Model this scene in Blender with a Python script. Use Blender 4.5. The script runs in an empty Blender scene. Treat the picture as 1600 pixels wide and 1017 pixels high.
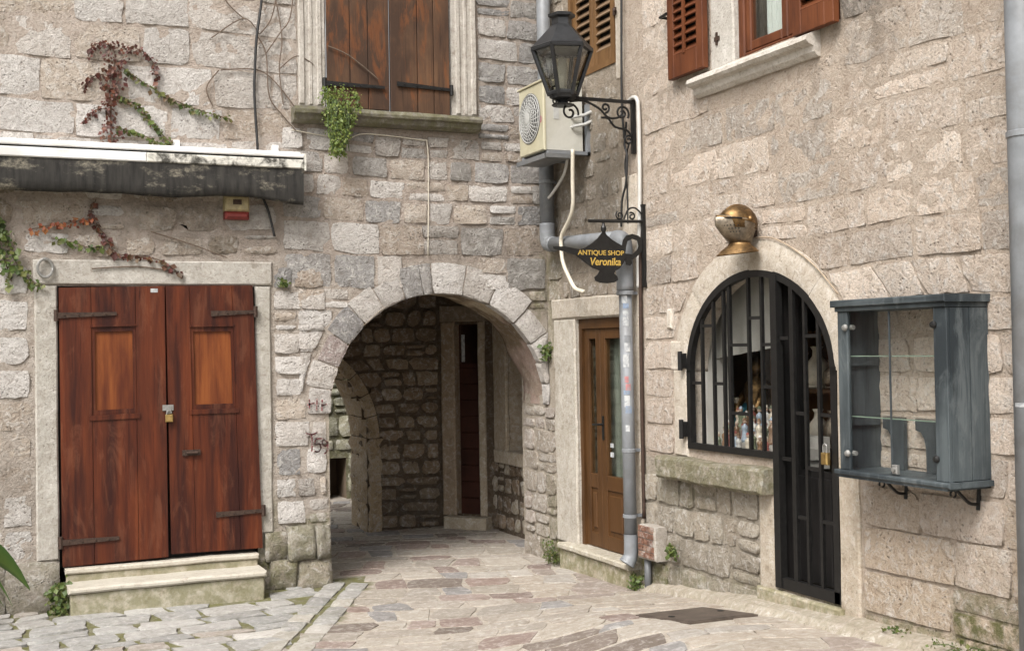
import bpy, math, random
import numpy as np
from mathutils import Vector, Matrix, noise
random.seed(7)
S = bpy.context.scene
COL = S.collection
PI = math.pi

# ------------------------------------------------------------------ camera, sky, sun, exposure
YAW, PITCH, ROLL = 0.41648, 0.01794, -0.01711
CAM = Vector((-4.807, -10.064, 1.95))
fw = Vector((math.sin(YAW)*math.cos(PITCH), math.cos(YAW)*math.cos(PITCH), math.sin(PITCH)))
rt = Vector((math.cos(YAW), -math.sin(YAW), 0)); up = rt.cross(fw)
cr = rt*math.cos(ROLL) + up*math.sin(ROLL); cu = -rt*math.sin(ROLL) + up*math.cos(ROLL)
cd = bpy.data.cameras.new('camera'); cam = bpy.data.objects.new('camera', cd); COL.objects.link(cam)
cam.matrix_world = Matrix(((cr.x, cu.x, -fw.x, CAM.x), (cr.y, cu.y, -fw.y, CAM.y), (cr.z, cu.z, -fw.z, CAM.z), (0, 0, 0, 1)))
cd.sensor_width = 36; cd.lens = 36*1906.8/1600; cd.clip_start = 0.05; cd.clip_end = 500
S.camera = cam

SUN_DIR = Vector((-0.62, -0.55, 0.95)).normalized()
SUN_EL = math.asin(SUN_DIR.z); SUN_AZ = math.atan2(SUN_DIR.x, SUN_DIR.y)
W = bpy.data.worlds.new('World'); S.world = W; W.use_nodes = True
nt = W.node_tree; bg = nt.nodes['Background']
sky = nt.nodes.new('ShaderNodeTexSky'); sky.sky_type = 'NISHITA'; sky.sun_disc = False
sky.sun_elevation = SUN_EL; sky.sun_rotation = SUN_AZ; sky.air_density = 1.0; sky.dust_density = 6.0; sky.ozone_density = 0.6
hs = nt.nodes.new('ShaderNodeHueSaturation'); hs.inputs['Saturation'].default_value = 0.12
nt.links.new(sky.outputs[0], hs.inputs['Color']); nt.links.new(hs.outputs[0], bg.inputs['Color'])
bg.inputs['Strength'].default_value = 0.10
sd = bpy.data.lights.new('sun', 'SUN'); sd.energy = 1.5; sd.angle = math.radians(20); sd.color = (1.0, 0.945, 0.89)
sun = bpy.data.objects.new('sun', sd); COL.objects.link(sun)
sun.rotation_euler = (-SUN_DIR).to_track_quat('-Z', 'Y').to_euler(); sun.location = (-6, -8, 12)
S.view_settings.view_transform = 'Standard'; S.view_settings.look = 'None'
S.view_settings.exposure = 1.13; S.view_settings.gamma = 1.0; S.view_settings.use_curve_mapping = False
S.render.engine = 'CYCLES'
S.cycles.max_bounces = 8; S.cycles.diffuse_bounces = 5; S.cycles.transparent_max_bounces = 16
S.cycles.use_denoising = True

# ------------------------------------------------------------------ materials
class NB:
    def __init__(s, name):
        m = bpy.data.materials.new(name); m.use_nodes = True; s.m = m; s.t = m.node_tree
        s.b = s.t.nodes['Principled BSDF']
    def n(s, typ, **kw):
        x = s.t.nodes.new(typ)
        for k, v in kw.items():
            if k.startswith('_'): setattr(x, k[1:], v)
            else: s.put(x.inputs[k.replace('__', ' ')], v)
        return x
    def put(s, sock, v):
        if isinstance(v, bpy.types.NodeSocket): s.t.links.new(v, sock)
        else: sock.default_value = v
    def pos(s, scale=(1, 1, 1)):
        g = s.n('ShaderNodeNewGeometry')
        if scale == (1, 1, 1): return g.outputs['Position']
        v = s.n('ShaderNodeVectorMath', _operation='MULTIPLY'); s.t.links.new(g.outputs['Position'], v.inputs[0]); v.inputs[1].default_value = scale
        return v.outputs[0]
    def noise(s, vec, scale, detail=6, rough=0.6, dist=0.0):
        x = s.n('ShaderNodeTexNoise'); s.put(x.inputs['Vector'], vec); x.inputs['Scale'].default_value = scale
        x.inputs['Detail'].default_value = detail; x.inputs['Roughness'].default_value = rough; x.inputs['Distortion'].default_value = dist
        return x.outputs['Fac']
    def ramp(s, fac, stops):
        x = s.n('ShaderNodeValToRGB'); s.put(x.inputs[0], fac); e = x.color_ramp.elements
        while len(e) < len(stops): e.new(0.5)
        for i, (p, c) in enumerate(stops):
            e[i].position = p; e[i].color = (c, c, c, 1) if isinstance(c, (int, float)) else (*c, 1)
        return x.outputs[0]
    def mix(s, fac, a, b, mode='MIX'):
        x = s.n('ShaderNodeMix', _data_type='RGBA', _blend_type=mode)
        s.put(x.inputs[0], fac)
        for k, v in ((6, a), (7, b)):
            if isinstance(v, tuple) and len(v) == 3: v = (*v, 1)
            s.put(x.inputs[k], v)
        return x.outputs[2]
    def math(s, op, a, b=0.0):
        x = s.n('ShaderNodeMath', _operation=op); s.put(x.inputs[0], a); s.put(x.inputs[1], b); return x.outputs[0]
    def attr(s, name):
        return s.n('ShaderNodeAttribute', _attribute_name=name)
    def bump(s, h, strength=0.5, dist=0.01, normal=None):
        x = s.n('ShaderNodeBump'); s.put(x.inputs['Height'], h); x.inputs['Strength'].default_value = strength; x.inputs['Distance'].default_value = dist
        if normal is not None: s.put(x.inputs['Normal'], normal)
        return x.outputs[0]
    def out(s, color=None, rough=None, metal=None, normal=None, **kw):
        for k, v in (('Base Color', color), ('Roughness', rough), ('Metallic', metal), ('Normal', normal)):
            if v is None: continue
            if isinstance(v, tuple) and len(v) == 3: v = (*v, 1)
            s.put(s.b.inputs[k], v)
        for k, v in kw.items(): s.put(s.b.inputs[k.replace('__', ' ')], v)
        return s.m

def stone_mat(name, bump=0.75, pits=0.55, pale=0.35, rough=0.9, fine=1.0, hewn=0.0):
    b = NB(name); p = b.pos(); t = b.attr('tint').outputs['Color']; ms = b.attr('moss').outputs['Fac']; st = b.attr('stain').outputs['Fac']
    n1 = b.noise(p, 3.2, 7, 0.65, 0.5); n2 = b.noise(p, 17, 8, 0.72, 0.8); n3 = b.noise(p, 62, 6, 0.7, 0.3)
    c = b.mix(b.ramp(n1, [(0.35, 0.0), (0.7, 0.7)]), t, b.mix(1.0, t, (0.80, 0.77, 0.745), 'MULTIPLY'))
    c = b.mix(b.math('MULTIPLY', b.ramp(n2, [(0.5, 0.0), (0.66, 1.0)]), pale), c, (0.70, 0.67, 0.63))
    c = b.mix(b.math('MULTIPLY', b.ramp(n2, [(0.32, 1.0), (0.45, 0.0)]), 0.6), c, b.mix(1.0, c, (0.50, 0.44, 0.39), 'MULTIPLY'))
    # small dark pits
    v = b.n('ShaderNodeTexVoronoi', _feature='F1'); b.put(v.inputs['Vector'], p); v.inputs['Scale'].default_value = 34; v.inputs['Randomness'].default_value = 1
    pit = b.math('MULTIPLY', b.ramp(v.outputs['Distance'], [(0.10, 1.0), (0.30, 0.0)]), b.ramp(b.noise(p, 7, 3), [(0.46, 0.0), (0.62, 1.0)]))
    c = b.mix(b.math('MULTIPLY', pit, pits), c, (0.10, 0.085, 0.07))
    c = b.mix(b.math('MULTIPLY', b.ramp(n3, [(0.36, 0.8), (0.48, 0.0)]), pits), c, (0.15, 0.125, 0.10))
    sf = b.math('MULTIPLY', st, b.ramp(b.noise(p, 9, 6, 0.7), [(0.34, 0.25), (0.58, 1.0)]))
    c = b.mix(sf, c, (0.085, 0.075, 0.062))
    mf = b.math('MULTIPLY', ms, b.ramp(b.noise(p, 11, 7, 0.7), [(0.38, 0.0), (0.56, 1.0)]))
    c = b.mix(mf, c, b.mix(n3, (0.06, 0.07, 0.02), (0.17, 0.16, 0.055)))
    nr = b.n('ShaderNodeTexNoise', _noise_type='RIDGED_MULTIFRACTAL'); b.put(nr.inputs['Vector'], p); nr.inputs['Scale'].default_value = 13; nr.inputs['Detail'].default_value = 5; nr.inputs['Roughness'].default_value = 0.6; nr.inputs['Distortion'].default_value = 0.9
    h = b.math('ADD', b.math('MULTIPLY', n2, 0.9), b.math('MULTIPLY', n3, 0.55*fine)); h = b.math('SUBTRACT', h, b.math('MULTIPLY', pit, 0.35))
    h = b.math('ADD', h, b.math('MULTIPLY', nr.outputs['Fac'], 0.16*hewn))
    return b.out(c, rough, 0.0, b.bump(h, bump, 0.04), Specular__IOR__Level=0.25)
M_stone = stone_mat('rubble_limestone', 1.0, 0.55, 0.7, 0.9, 1.0, 1.3)
M_mortar = stone_mat('lime_mortar', 0.8, 0.45, 0.2, 0.95, 1.3, 0.6)
M_dressed = stone_mat('dressed_limestone', 0.35, 0.45, 0.45, 0.85, 1.0, 0.3)
M_pave = stone_mat('worn_paving', 0.3, 0.3, 0.35, 0.7)
M_soffit = stone_mat('rough_plaster', 0.6, 0.4, 0.25, 0.95)

def paint(name, col, rough=0.5, metal=0.0, var=0.25, scale=14, bump=0.1, dirt=None, dirt_amt=0.0):
    b = NB(name); p = b.pos(); n = b.noise(p, scale, 6, 0.65)
    c = b.mix(b.ramp(n, [(0.3, 0.0), (0.7, 1.0)]), tuple(x*(1-var) for x in col), tuple(min(1, x*(1+var*0.6)) for x in col))
    if dirt: c = b.mix(b.math('MULTIPLY', b.ramp(b.noise(p, scale*0.45, 8, 0.72, 0.6), [(0.46, 0.0), (0.6, 1.0)]), dirt_amt), c, dirt)
    r = b.math('ADD', rough-0.1, b.math('MULTIPLY', n, 0.2))
    return b.out(c, r, metal, b.bump(b.noise(p, scale*5, 4), bump, 0.004))
M_black = paint('black_iron', (0.014, 0.0135, 0.013), 0.45, 0.3, 0.4, 30, 0.25)
M_lanternmetal = paint('dark_grey_iron', (0.035, 0.036, 0.038), 0.38, 0.5, 0.35, 20, 0.15)
M_rust = paint('rusty_iron', (0.055, 0.032, 0.022), 0.75, 0.3, 0.5, 40, 0.4)
M_pipe = paint('grey_painted_pipe', (0.20, 0.212, 0.225), 0.5, 0.0, 0.22, 7, 0.05, (0.12, 0.11, 0.10), 0.35)
M_pipedark = paint('dark_grey_pipe', (0.12, 0.125, 0.13), 0.5, 0.0, 0.3, 7, 0.05, (0.25, 0.24, 0.22), 0.3)
M_cream = paint('cream_enamel', (0.46, 0.43, 0.31), 0.5, 0.0, 0.12, 4, 0.03, (0.30, 0.26, 0.15), 0.35)
M_acwhite = paint('white_sheet_metal', (0.48, 0.47, 0.42), 0.5, 0.0, 0.12, 5, 0.03, (0.3, 0.28, 0.2), 0.3)
M_fan = paint('grey_fan_guard', (0.42, 0.42, 0.40), 0.5, 0.0, 0.15, 20)
M_fanback = paint('dark_fan_recess', (0.10, 0.10, 0.10), 0.7)
M_hose = paint('cream_hose', (0.58, 0.53, 0.43), 0.6, 0, 0.15, 9)
M_white = paint('white_aluminium', (0.74, 0.74, 0.73), 0.4, 0.0, 0.06, 5, 0.03, (0.25, 0.22, 0.17), 0.28)
M_red = paint('red_plastic', (0.15, 0.016, 0.011), 0.55, 0, 0.25, 20)
M_siren = paint('yellowed_plastic', (0.36, 0.30, 0.16), 0.5, 0, 0.3, 25, 0.05, (0.15, 0.11, 0.06), 0.5)
M_mould = paint('mouldy_fascia', (0.60, 0.58, 0.52), 0.7, 0.0, 0.15, 18, 0.2, (0.035, 0.032, 0.025), 0.97)
M_blue = None
M_gold = paint('gold_paint', (0.44, 0.29, 0.06), 0.55, 0.0, 0.15, 20)
M_brass = paint('aged_brass', (0.25, 0.155, 0.07), 0.5, 1.0, 0.5, 22, 0.3, (0.09, 0.06, 0.035), 0.8)
M_steel = paint('etched_steel', (0.27, 0.225, 0.17), 0.45, 1.0, 0.4, 30, 0.3, (0.10, 0.085, 0.07), 0.7)
M_lock = paint('brass_padlock', (0.45, 0.31, 0.12), 0.4, 0.9, 0.3, 30)
M_zinc = paint('zinc_plate', (0.30, 0.295, 0.28), 0.5, 0.6, 0.2, 40)
M_cable = paint('black_rubber', (0.015, 0.015, 0.015), 0.6)
M_conduit = paint('pale_conduit', (0.50, 0.49, 0.46), 0.5, 0, 0.12, 8)
M_graffiti = paint('red_spray_paint', (0.30, 0.10, 0.10), 0.9, 0, 0.5, 60, 0.1, (0.45, 0.40, 0.36), 0.85)
M_paper = paint('sticker_paper', (0.46, 0.47, 0.47), 0.7, 0, 0.3, 40, 0.1, (0.20, 0.212, 0.225), 0.8)
M_sblue = paint('sticker_blue', (0.20, 0.26, 0.36), 0.6, 0, 0.3, 40, 0.1, (0.20, 0.212, 0.225), 0.8)
M_spink = paint('sticker_red', (0.40, 0.16, 0.16), 0.6, 0, 0.3, 40, 0.1, (0.20, 0.212, 0.225), 0.7)
M_manhole = paint('rusty_cast_iron', (0.085, 0.066, 0.052), 0.75, 0.2, 0.35, 12, 0.4, (0.14, 0.11, 0.085), 0.35)
M_curtain = paint('white_curtain', (0.66, 0.65, 0.62), 0.9, 0, 0.1, 6)
M_greycurtain = paint('grey_blind', (0.30, 0.29, 0.265), 0.9, 0, 0.12, 6)
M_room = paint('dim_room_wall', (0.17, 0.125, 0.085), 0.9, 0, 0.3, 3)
M_roomwhite = paint('pale_room_plaster', (0.52, 0.50, 0.46), 0.9, 0, 0.12, 3)
M_roof = paint('roof_tiles', (0.30, 0.16, 0.11), 0.9)
M_step = stone_mat('step_stone', 0.15, 0.2, 0.2, 0.8)
M_twig = paint('dry_twig', (0.13, 0.095, 0.07), 0.9, 0, 0.4, 30)
def fabric_mat(name):
    b = NB(name); n = b.noise(b.pos((3.2, 3.2, 7.0)), 1.0, 9, 0.7); f = b.noise(b.pos(), 55, 6, 0.7); g = b.noise(b.pos((22, 22, 3.0)), 1.0, 6, 0.6)
    c = b.mix(b.ramp(g, [(0.35, 0.0), (0.7, 1.0)]), (0.022, 0.021, 0.020), (0.050, 0.047, 0.042))
    k = b.math('MULTIPLY', b.ramp(n, [(0.54, 0.0), (0.66, 1.0)]), b.ramp(f, [(0.36, 0.1), (0.60, 0.8)]))
    c = b.mix(k, c, (0.30, 0.27, 0.21))
    return b.out(c, 0.95, 0.0, b.bump(b.math('ADD', f, n), 0.3, 0.008), Specular__IOR__Level=0.2)
M_cloth = fabric_mat('awning_fabric')
M_twigpale = paint('tan_cable', (0.36, 0.28, 0.2), 0.8)
M_green = paint('green_leaf_stem', (0.06, 0.09, 0.025), 0.7)

def leaf_mat(name):
    b = NB(name); t = b.attr('tint').outputs['Color']
    b.out(t, 0.55); d = b.n('ShaderNodeBsdfTranslucent'); b.put(d.inputs['Color'], t)
    ms = b.n('ShaderNodeMixShader'); ms.inputs[0].default_value = 0.25
    b.t.links.new(b.b.outputs[0], ms.inputs[1]); b.t.links.new(d.outputs[0], ms.inputs[2])
    b.t.links.new(ms.outputs[0], b.t.nodes['Material Output'].inputs[0]); return b.m
M_leaf = leaf_mat('leaf')

def wood(name, dark, mid, light, axis='z', patch=(0.42, 0.62), rough=0.55, bump=0.3, worn=None, dirt=0.0, scale=1.0, blot=(3.1, 3.1, 1.4)):
    b = NB(name); s = {'z': (34, 34, 1.1), 'x': (1.1, 34, 34), 'y': (34, 1.1, 34)}[axis]
    s = tuple(k*scale for k in s)
    g = b.noise(b.pos(s), 1.0, 8, 0.68, 0.7); l = b.noise(b.pos(blot), 1.0, 5, 0.6, 0.3)
    c = b.mix(b.ramp(g, [(0.32, 0.0), (0.68, 1.0)]), mid, light)
    c = b.mix(b.ramp(l, [(patch[0], 1.0), (patch[1], 0.0)]), c, dark)
    c = b.mix(b.math('MULTIPLY', b.ramp(g, [(0.30, 1.0), (0.42, 0.0)]), 0.7), c, tuple(x*0.35 for x in dark))
    if worn:
        w = b.math('MULTIPLY', b.ramp(b.noise(b.pos((9, 9, 2.2)), 1.0, 7, 0.7, 0.8), [(0.52, 0.0), (0.62, 1.0)]), dirt)
        c = b.mix(w, c, worn)
    r = b.math('ADD', rough-0.12, b.math('MULTIPLY', g, 0.24))
    return b.out(c, r, 0.0, b.bump(g, bump, 0.006), Specular__IOR__Level=0.25)
M_door = wood('varnished_red_wood', (0.028, 0.0066, 0.0042), (0.078, 0.0155, 0.0060), (0.130, 0.032, 0.0095), 'z', (0.36, 0.62), 0.5, 0.35, (0.21, 0.085, 0.045), 0.22, blot=(7.5, 7.5, .75))
M_doorpanel = wood('orange_panel_wood', (0.075, 0.017, 0.007), (0.15, 0.039, 0.0105), (0.215, 0.066, 0.017), 'z', (0.32, 0.56), 0.5, 0.2, blot=(6, 6, .9))
M_plank = wood('weathered_plank', (0.050, 0.028, 0.018), (0.088, 0.046, 0.026), (0.135, 0.072, 0.038), 'z', (0.40, 0.66), 0.75, 0.5, (0.20, 0.065, 0.018), 0.45)
M_shut = wood('red_brown_shutter', (0.055, 0.017, 0.008), (0.105, 0.032, 0.012), (0.15, 0.050, 0.019), 'z', (0.3, 0.6), 0.5, 0.2)
M_shuth = wood('red_brown_slat', (0.055, 0.017, 0.008), (0.105, 0.032, 0.012), (0.15, 0.050, 0.019), 'y', (0.3, 0.6), 0.5, 0.2)
M_tan = wood('tan_shutter', (0.085, 0.042, 0.015), (0.135, 0.070, 0.026), (0.18, 0.10, 0.042), 'z', (0.3, 0.6), 0.6, 0.2)
M_tanh = wood('tan_slat', (0.11, 0.068, 0.038), (0.17, 0.11, 0.066), (0.23, 0.16, 0.10), 'y', (0.3, 0.6), 0.6, 0.2)
M_brown = wood('brown_door_wood', (0.038, 0.018, 0.007), (0.066, 0.030, 0.0105), (0.09, 0.043, 0.016), 'z', (0.3, 0.6), 0.45, 0.15)
M_passdoor = wood('dark_red_door_wood', (0.025, 0.009, 0.006), (0.048, 0.016, 0.010), (0.065, 0.022, 0.013), 'x', (0.3, 0.6), 0.6, 0.3)
M_teal = wood('blue_grey_painted_wood', (0.024, 0.030, 0.034), (0.045, 0.055, 0.060), (0.085, 0.100, 0.105), 'z', (0.35, 0.6), 0.6, 0.3, (0.13, 0.145, 0.148), 0.5)
M_tealh = wood('blue_grey_painted_rail', (0.024, 0.030, 0.034), (0.045, 0.055, 0.060), (0.085, 0.100, 0.105), 'y', (0.35, 0.6), 0.6, 0.3, (0.13, 0.145, 0.148), 0.5)
M_tealdark = wood('dark_grey_wood', (0.026, 0.031, 0.035), (0.045, 0.053, 0.058), (0.07, 0.08, 0.085), 'z', (0.35, 0.6), 0.6, 0.2)
M_blackwood = wood('black_door_wood', (0.006, 0.006, 0.006), (0.012, 0.011, 0.011), (0.022, 0.02, 0.019), 'z', (0.3, 0.6), 0.45, 0.2)

def glass_mat(name, tint=(0.9, 0.93, 0.92), refl=1.0):
    b = NB(name); tr = b.n('ShaderNodeBsdfTransparent'); tr.inputs['Color'].default_value = (*tint, 1)
    gl = b.n('ShaderNodeBsdfGlossy'); gl.inputs['Roughness'].default_value = 0.03; gl.inputs['Color'].default_value = (0.9, 0.9, 0.9, 1)
    fr = b.n('ShaderNodeFresnel'); b.put(fr.inputs['IOR'], b.math('SUBTRACT', 1.5, b.math('MULTIPLY', b.n('ShaderNodeNewGeometry').outputs['Backfacing'], 0.8333)))
    m = b.n('ShaderNodeMixShader'); b.put(m.inputs[0], b.math('MULTIPLY', fr.outputs[0], refl))
    b.t.links.new(tr.outputs[0], m.inputs[1]); b.t.links.new(gl.outputs[0], m.inputs[2])
    b.t.links.new(m.outputs[0], b.t.nodes['Material Output'].inputs[0]); return b.m
M_glass = glass_mat('window_glass')
M_glassclear = glass_mat('clear_case_glass', (0.985, 0.99, 0.985), 0.3)
M_glasslamp = glass_mat('dusty_lamp_glass', (0.74, 0.74, 0.70), 1.3)

# ------------------------------------------------------------------ frames and object helpers
class Frame:
    def __init__(s, o, u, n=None):
        s.o = Vector(o); s.u = Vector(u).normalized(); s.z = Vector((0, 0, 1)); s.n = s.u.cross(s.z)
    def P(s, u, z, d=0.0): return s.o + s.u*u + s.z*z + s.n*d
FL = Frame((0, 0, 0), (1, 0, 0))           # facade with the archway; u = X, d towards the square
FR = Frame((0, 0, 0), (0, -1, 0))          # facade with the shop; u = distance from the corner
FB = Frame((0, 2.57, 0), (1, 0, 0))        # back wall of the passage
FW_ = Frame((0.33, 0, 0), (0, -1, 0))      # side wall of the passage with the window
FD = Frame((-0.10, 2.57, 0), (0.43, -0.52, 0))   # short splayed wall with the passage door
FA = Frame((0, 5.6, 0), (1, 0, 0))         # wall across the alley

WL = {}
def wloc(o): return WL.get(o.name, Vector((0, 0, 0)))
def put(o, p, parent):
    COL.objects.link(o); WL[o.name] = Vector(p)
    if parent is not None: o.parent = parent; o.location = Vector(p) - wloc(parent)
    else: o.location = p
def props(o, label=None, cat=None, group=None, kind=None):
    for k, v in (('label', label), ('category', cat), ('group', group), ('kind', kind)):
        if v: o[k] = v
    return o
def root(name, p, label, cat, group=None):
    o = bpy.data.objects.new(name, None); o.empty_display_size = 0.1; put(o, p, None); return props(o, label, cat, group)
def meshobj(name, V, F, mat, parent=None, smooth=False, attrs=None, kind=None, origin=None):
    V = np.asarray([tuple(v) for v in V], dtype=float) if not isinstance(V, np.ndarray) else V
    c = (V.min(0)+V.max(0))/2 if origin is None else np.array(origin)
    me = bpy.data.meshes.new(name); me.from_pydata((V-c).tolist(), [], F); me.materials.append(mat)
    if smooth: me.polygons.foreach_set('use_smooth', [True]*len(me.polygons))
    for k, v in (attrs or {}).items():
        if k == 'tint':
            a = me.attributes.new('tint', 'FLOAT_COLOR', 'POINT'); v = np.asarray(v, dtype=np.float32)
            if v.ndim == 1: v = np.tile(v, (len(V), 1))
            a.data.foreach_set('color', np.hstack([v, np.ones((len(V), 1), np.float32)]).astype(np.float32).ravel())
        else:
            a = me.attributes.new(k, 'FLOAT', 'POINT'); v = np.asarray(v, dtype=np.float32)
            if v.ndim == 0: v = np.full(len(V), v, np.float32)
            a.data.foreach_set('value', v)
    o = bpy.data.objects.new(name, me); put(o, Vector(c), parent)
    if kind: o['kind'] = kind
    return o
class MB:
    def __init__(s): s.V = []; s.F = []
    def add(s, V, F):
        k = len(s.V); s.V += [Vector(v) for v in V]; s.F += [tuple(i+k for i in f) for f in F]; return s
    def box(s, fr, u0, u1, z0, z1, d0, d1, bev=0.0):
        if bev <= 0:
            c = [fr.P(u, z, d) for d in (d0, d1) for z in (z0, z1) for u in (u0, u1)]
            return s.add(c, [(0, 2, 3, 1), (4, 5, 7, 6), (0, 1, 5, 4), (2, 6, 7, 3), (0, 4, 6, 2), (1, 3, 7, 5)])
        b = min(bev, (u1-u0)*.4, (z1-z0)*.4, abs(d1-d0)*.4)   # chamfered on the front edges
        o = [(u0, z0), (u1, z0), (u1, z1), (u0, z1)]; i = [(u0+b, z0+b), (u1-b, z0+b), (u1-b, z1-b), (u0+b, z1-b)]
        V = [fr.P(*q, d0) for q in o]+[fr.P(*q, d1-b) for q in o]+[fr.P(*q, d1) for q in i]
        F = [(3, 2, 1, 0), (8, 9, 10, 11)]
        for k in range(4):
            j = (k+1) % 4; F += [(k, j, j+4, k+4), (k+4, j+4, j+8, k+8)]
        return s.add(V, F)
    def obox(s, c, ax, ay, az):
        c, ax, ay, az = map(Vector, (c, ax, ay, az))
        V = [c+ax*i+ay*j+az*k for k in (-1, 1) for j in (-1, 1) for i in (-1, 1)]
        return s.add(V, [(0, 2, 3, 1), (4, 5, 7, 6), (0, 1, 5, 4), (2, 6, 7, 3), (0, 4, 6, 2), (1, 3, 7, 5)])
    def prism(s, fr, poly, d0, d1):
        n = len(poly); V = [fr.P(u, z, d0) for u, z in poly]+[fr.P(u, z, d1) for u, z in poly]
        F = [tuple(range(n))[::-1], tuple(range(n, 2*n))]+[(k, (k+1) % n, (k+1) % n+n, k+n) for k in range(n)]
        return s.add(V, F)
    def tube(s, pts, r, n=8, cap=True, closed=False):
        pts = [Vector(p) for p in pts]; m = len(pts); V = []; F = []
        rs = r if isinstance(r, (list, tuple)) else [r]*m
        prev = None
        for k, p in enumerate(pts):
            a = pts[k-1] if k or closed else p; b = pts[(k+1) % m] if k < m-1 or closed else p
            t = (b-a).normalized() if (b-a).length > 1e-9 else Vector((0, 0, 1))
            if prev is None: x = t.orthogonal().normalized()
            else:
                x = prev - t*prev.dot(t); x = x.normalized() if x.length > 1e-6 else t.orthogonal().normalized()
            prev = x; y = t.cross(x)
            V += [p+(x*math.cos(2*PI*i/n)+y*math.sin(2*PI*i/n))*rs[k] for i in range(n)]
        R = m if closed else m-1
        for k in range(R):
            for i in range(n):
                j = (i+1) % n; q = (k+1) % m
                F.append((k*n+i, k*n+j, q*n+j, q*n+i))
        if cap and not closed: F += [tuple(range(n))[::-1], tuple(range((m-1)*n, m*n))]
        return s.add(V, F)
    def lathe(s, c, prof, n=16, axis=(0, 0, 1), a0=0, a1=2*PI, phase=0.0):
        c = Vector(c); ax = Vector(axis).normalized(); x = ax.orthogonal().normalized()
        if abs(ax.z) > .99: x = Vector((1, 0, 0))
        y = ax.cross(x); full = abs(a1-a0-2*PI) < 1e-6; m = n if full else n+1; V = []; F = []
        for r, h in prof:
            for i in range(m):
                a = phase+a0+(a1-a0)*i/n; V.append(c+ax*h+(x*math.cos(a)+y*math.sin(a))*r)
        for k in range(len(prof)-1):
            for i in range(n):
                j = (i+1) % m; F.append((k*m+i, k*m+j, (k+1)*m+j, (k+1)*m+i))
        if full:
            F.append(tuple(range(m))[::-1]); F.append(tuple(range((len(prof)-1)*m, len(prof)*m)))
        return s.add(V, F)
    def build(s, name, mat, parent=None, smooth=False, attrs=None, kind=None, label=None):
        o = meshobj(name, s.V, s.F, mat, parent, smooth, attrs, kind)
        if label: o['label'] = label
        return o
def arc(c, r, a0, a1, n, fr, d):       # points on a circle in a wall frame
    return [fr.P(c[0]+r*math.cos(a0+(a1-a0)*i/n), c[1]+r*math.sin(a0+(a1-a0)*i/n), d) for i in range(n+1)]
def smoothpts(pts, n=6):
    P = [Vector(p) for p in pts]; out = []
    for i in range(len(P)-1):
        a, b, c, d = P[max(i-1, 0)], P[i], P[i+1], P[min(i+2, len(P)-1)]
        for k in range(n):
            t = k/n; out.append(0.5*((2*b)+(c-a)*t+(2*a-5*b+4*c-d)*t*t+(3*b-a-3*c+d)*t**3))
    return out+[P[-1]]
def nz(x, y, z): return noise.noise(Vector((x, y, z)))
def smooth01(t): t = max(0, min(1, t)); return t*t*(3-2*t)

# palettes (real-world base colours)
P_WHITE = [(0.60, 0.565, 0.53), (0.64, 0.61, 0.58), (0.55, 0.51, 0.47)]
P_WARM = [(0.49, 0.42, 0.35), (0.53, 0.46, 0.39), (0.45, 0.38, 0.315)]
P_GREY = [(0.34, 0.33, 0.32), (0.39, 0.375, 0.36), (0.28, 0.275, 0.27), (0.43, 0.41, 0.385)]
P_DARK = [(0.27, 0.22, 0.17), (0.29, 0.24, 0.185), (0.33, 0.275, 0.215)]
P_PINK = [(0.42, 0.33, 0.285)]
def pick(*w):
    pal = random.choices([x[0] for x in w], [x[1] for x in w])[0]; c = random.choice(pal); k = random.uniform(0.9, 1.1)
    return tuple(x*k for x in c)

# ------------------------------------------------------------------ stones
SEED = [0]
def stone_geo(base, normal, nx=4, nzn=3, proud=0.02, relief=0.008, rnd=0.22, jit=0.06, deep=0.03):
    """base(s,t) -> point on the wall, s,t in 0..1; normal = outward; returns V, F, smooth flags of one rough block"""
    SEED[0] += 1.37; sd_ = SEED[0]; V = []; F = []
    rnd = rnd*random.uniform(0.3, 1.5); tilt = (random.uniform(-1, 1), random.uniform(-1, 1)); cut = [random.uniform(0, 1)**3 for _ in range(4)]
    for j in range(nzn+1):
        for i in range(nx+1):
            x, y = 2*i/nx-1, 2*j/nzn-1
            xr = x*math.sqrt(1-rnd*y*y/2); yr = y*math.sqrt(1-rnd*x*x/2)
            edge = (i in (0, nx)) or (j in (0, nzn))
            if edge and abs(x) > .9 and abs(y) > .9:
                k = cut[(x > 0)+2*(y > 0)]*rnd*0.8; xr *= 1-k; yr *= 1-k
            xr += jit*(nz(sd_+x*1.7, y*1.7, 3.1)+0.7*nz(sd_+x*5.1, y*5.1, 6.1)); yr += jit*1.4*(nz(sd_+x*1.7, y*1.7, 9.3)+0.7*nz(sd_+x*5.1, y*5.1, 7.7))
            h = proud*(0.55 if edge else 1.0)+relief*nz(sd_+x*1.9, y*1.9, 0.5)+relief*0.8*nz(sd_+x*4.7, y*4.7, 2.5)+proud*0.3*(tilt[0]*x+tilt[1]*y)
            V.append(base((xr+1)/2, (yr+1)/2)+normal*h)
    m = nx+1
    for j in range(nzn):
        for i in range(nx):
            a, b, c, d = j*m+i, j*m+i+1, (j+1)*m+i+1, (j+1)*m+i; F.append((a, b, c, d))
    ring = [i for i in range(m)]+[j*m+nx for j in range(1, nzn+1)]+[nzn*m+i for i in range(nx-1, -1, -1)]+[j*m for j in range(nzn-1, 0, -1)]
    k0 = len(V); L = len(ring); ctr = sum(V, Vector())/len(V)
    V += [V[r].copy() for r in ring]                     # the rim has its own vertices, so the face keeps a crisp edge
    for r in ring:
        p = V[r]; out = (p-ctr); out -= normal*out.dot(normal); out = out.normalized() if out.length > 1e-6 else out
        V.append(p+out*0.006-normal*(deep+proud))
    for k in range(L):
        q = (k+1) % L; F.append((k0+q, k0+k, k0+L+k, k0+L+q))
    return V, F
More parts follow.
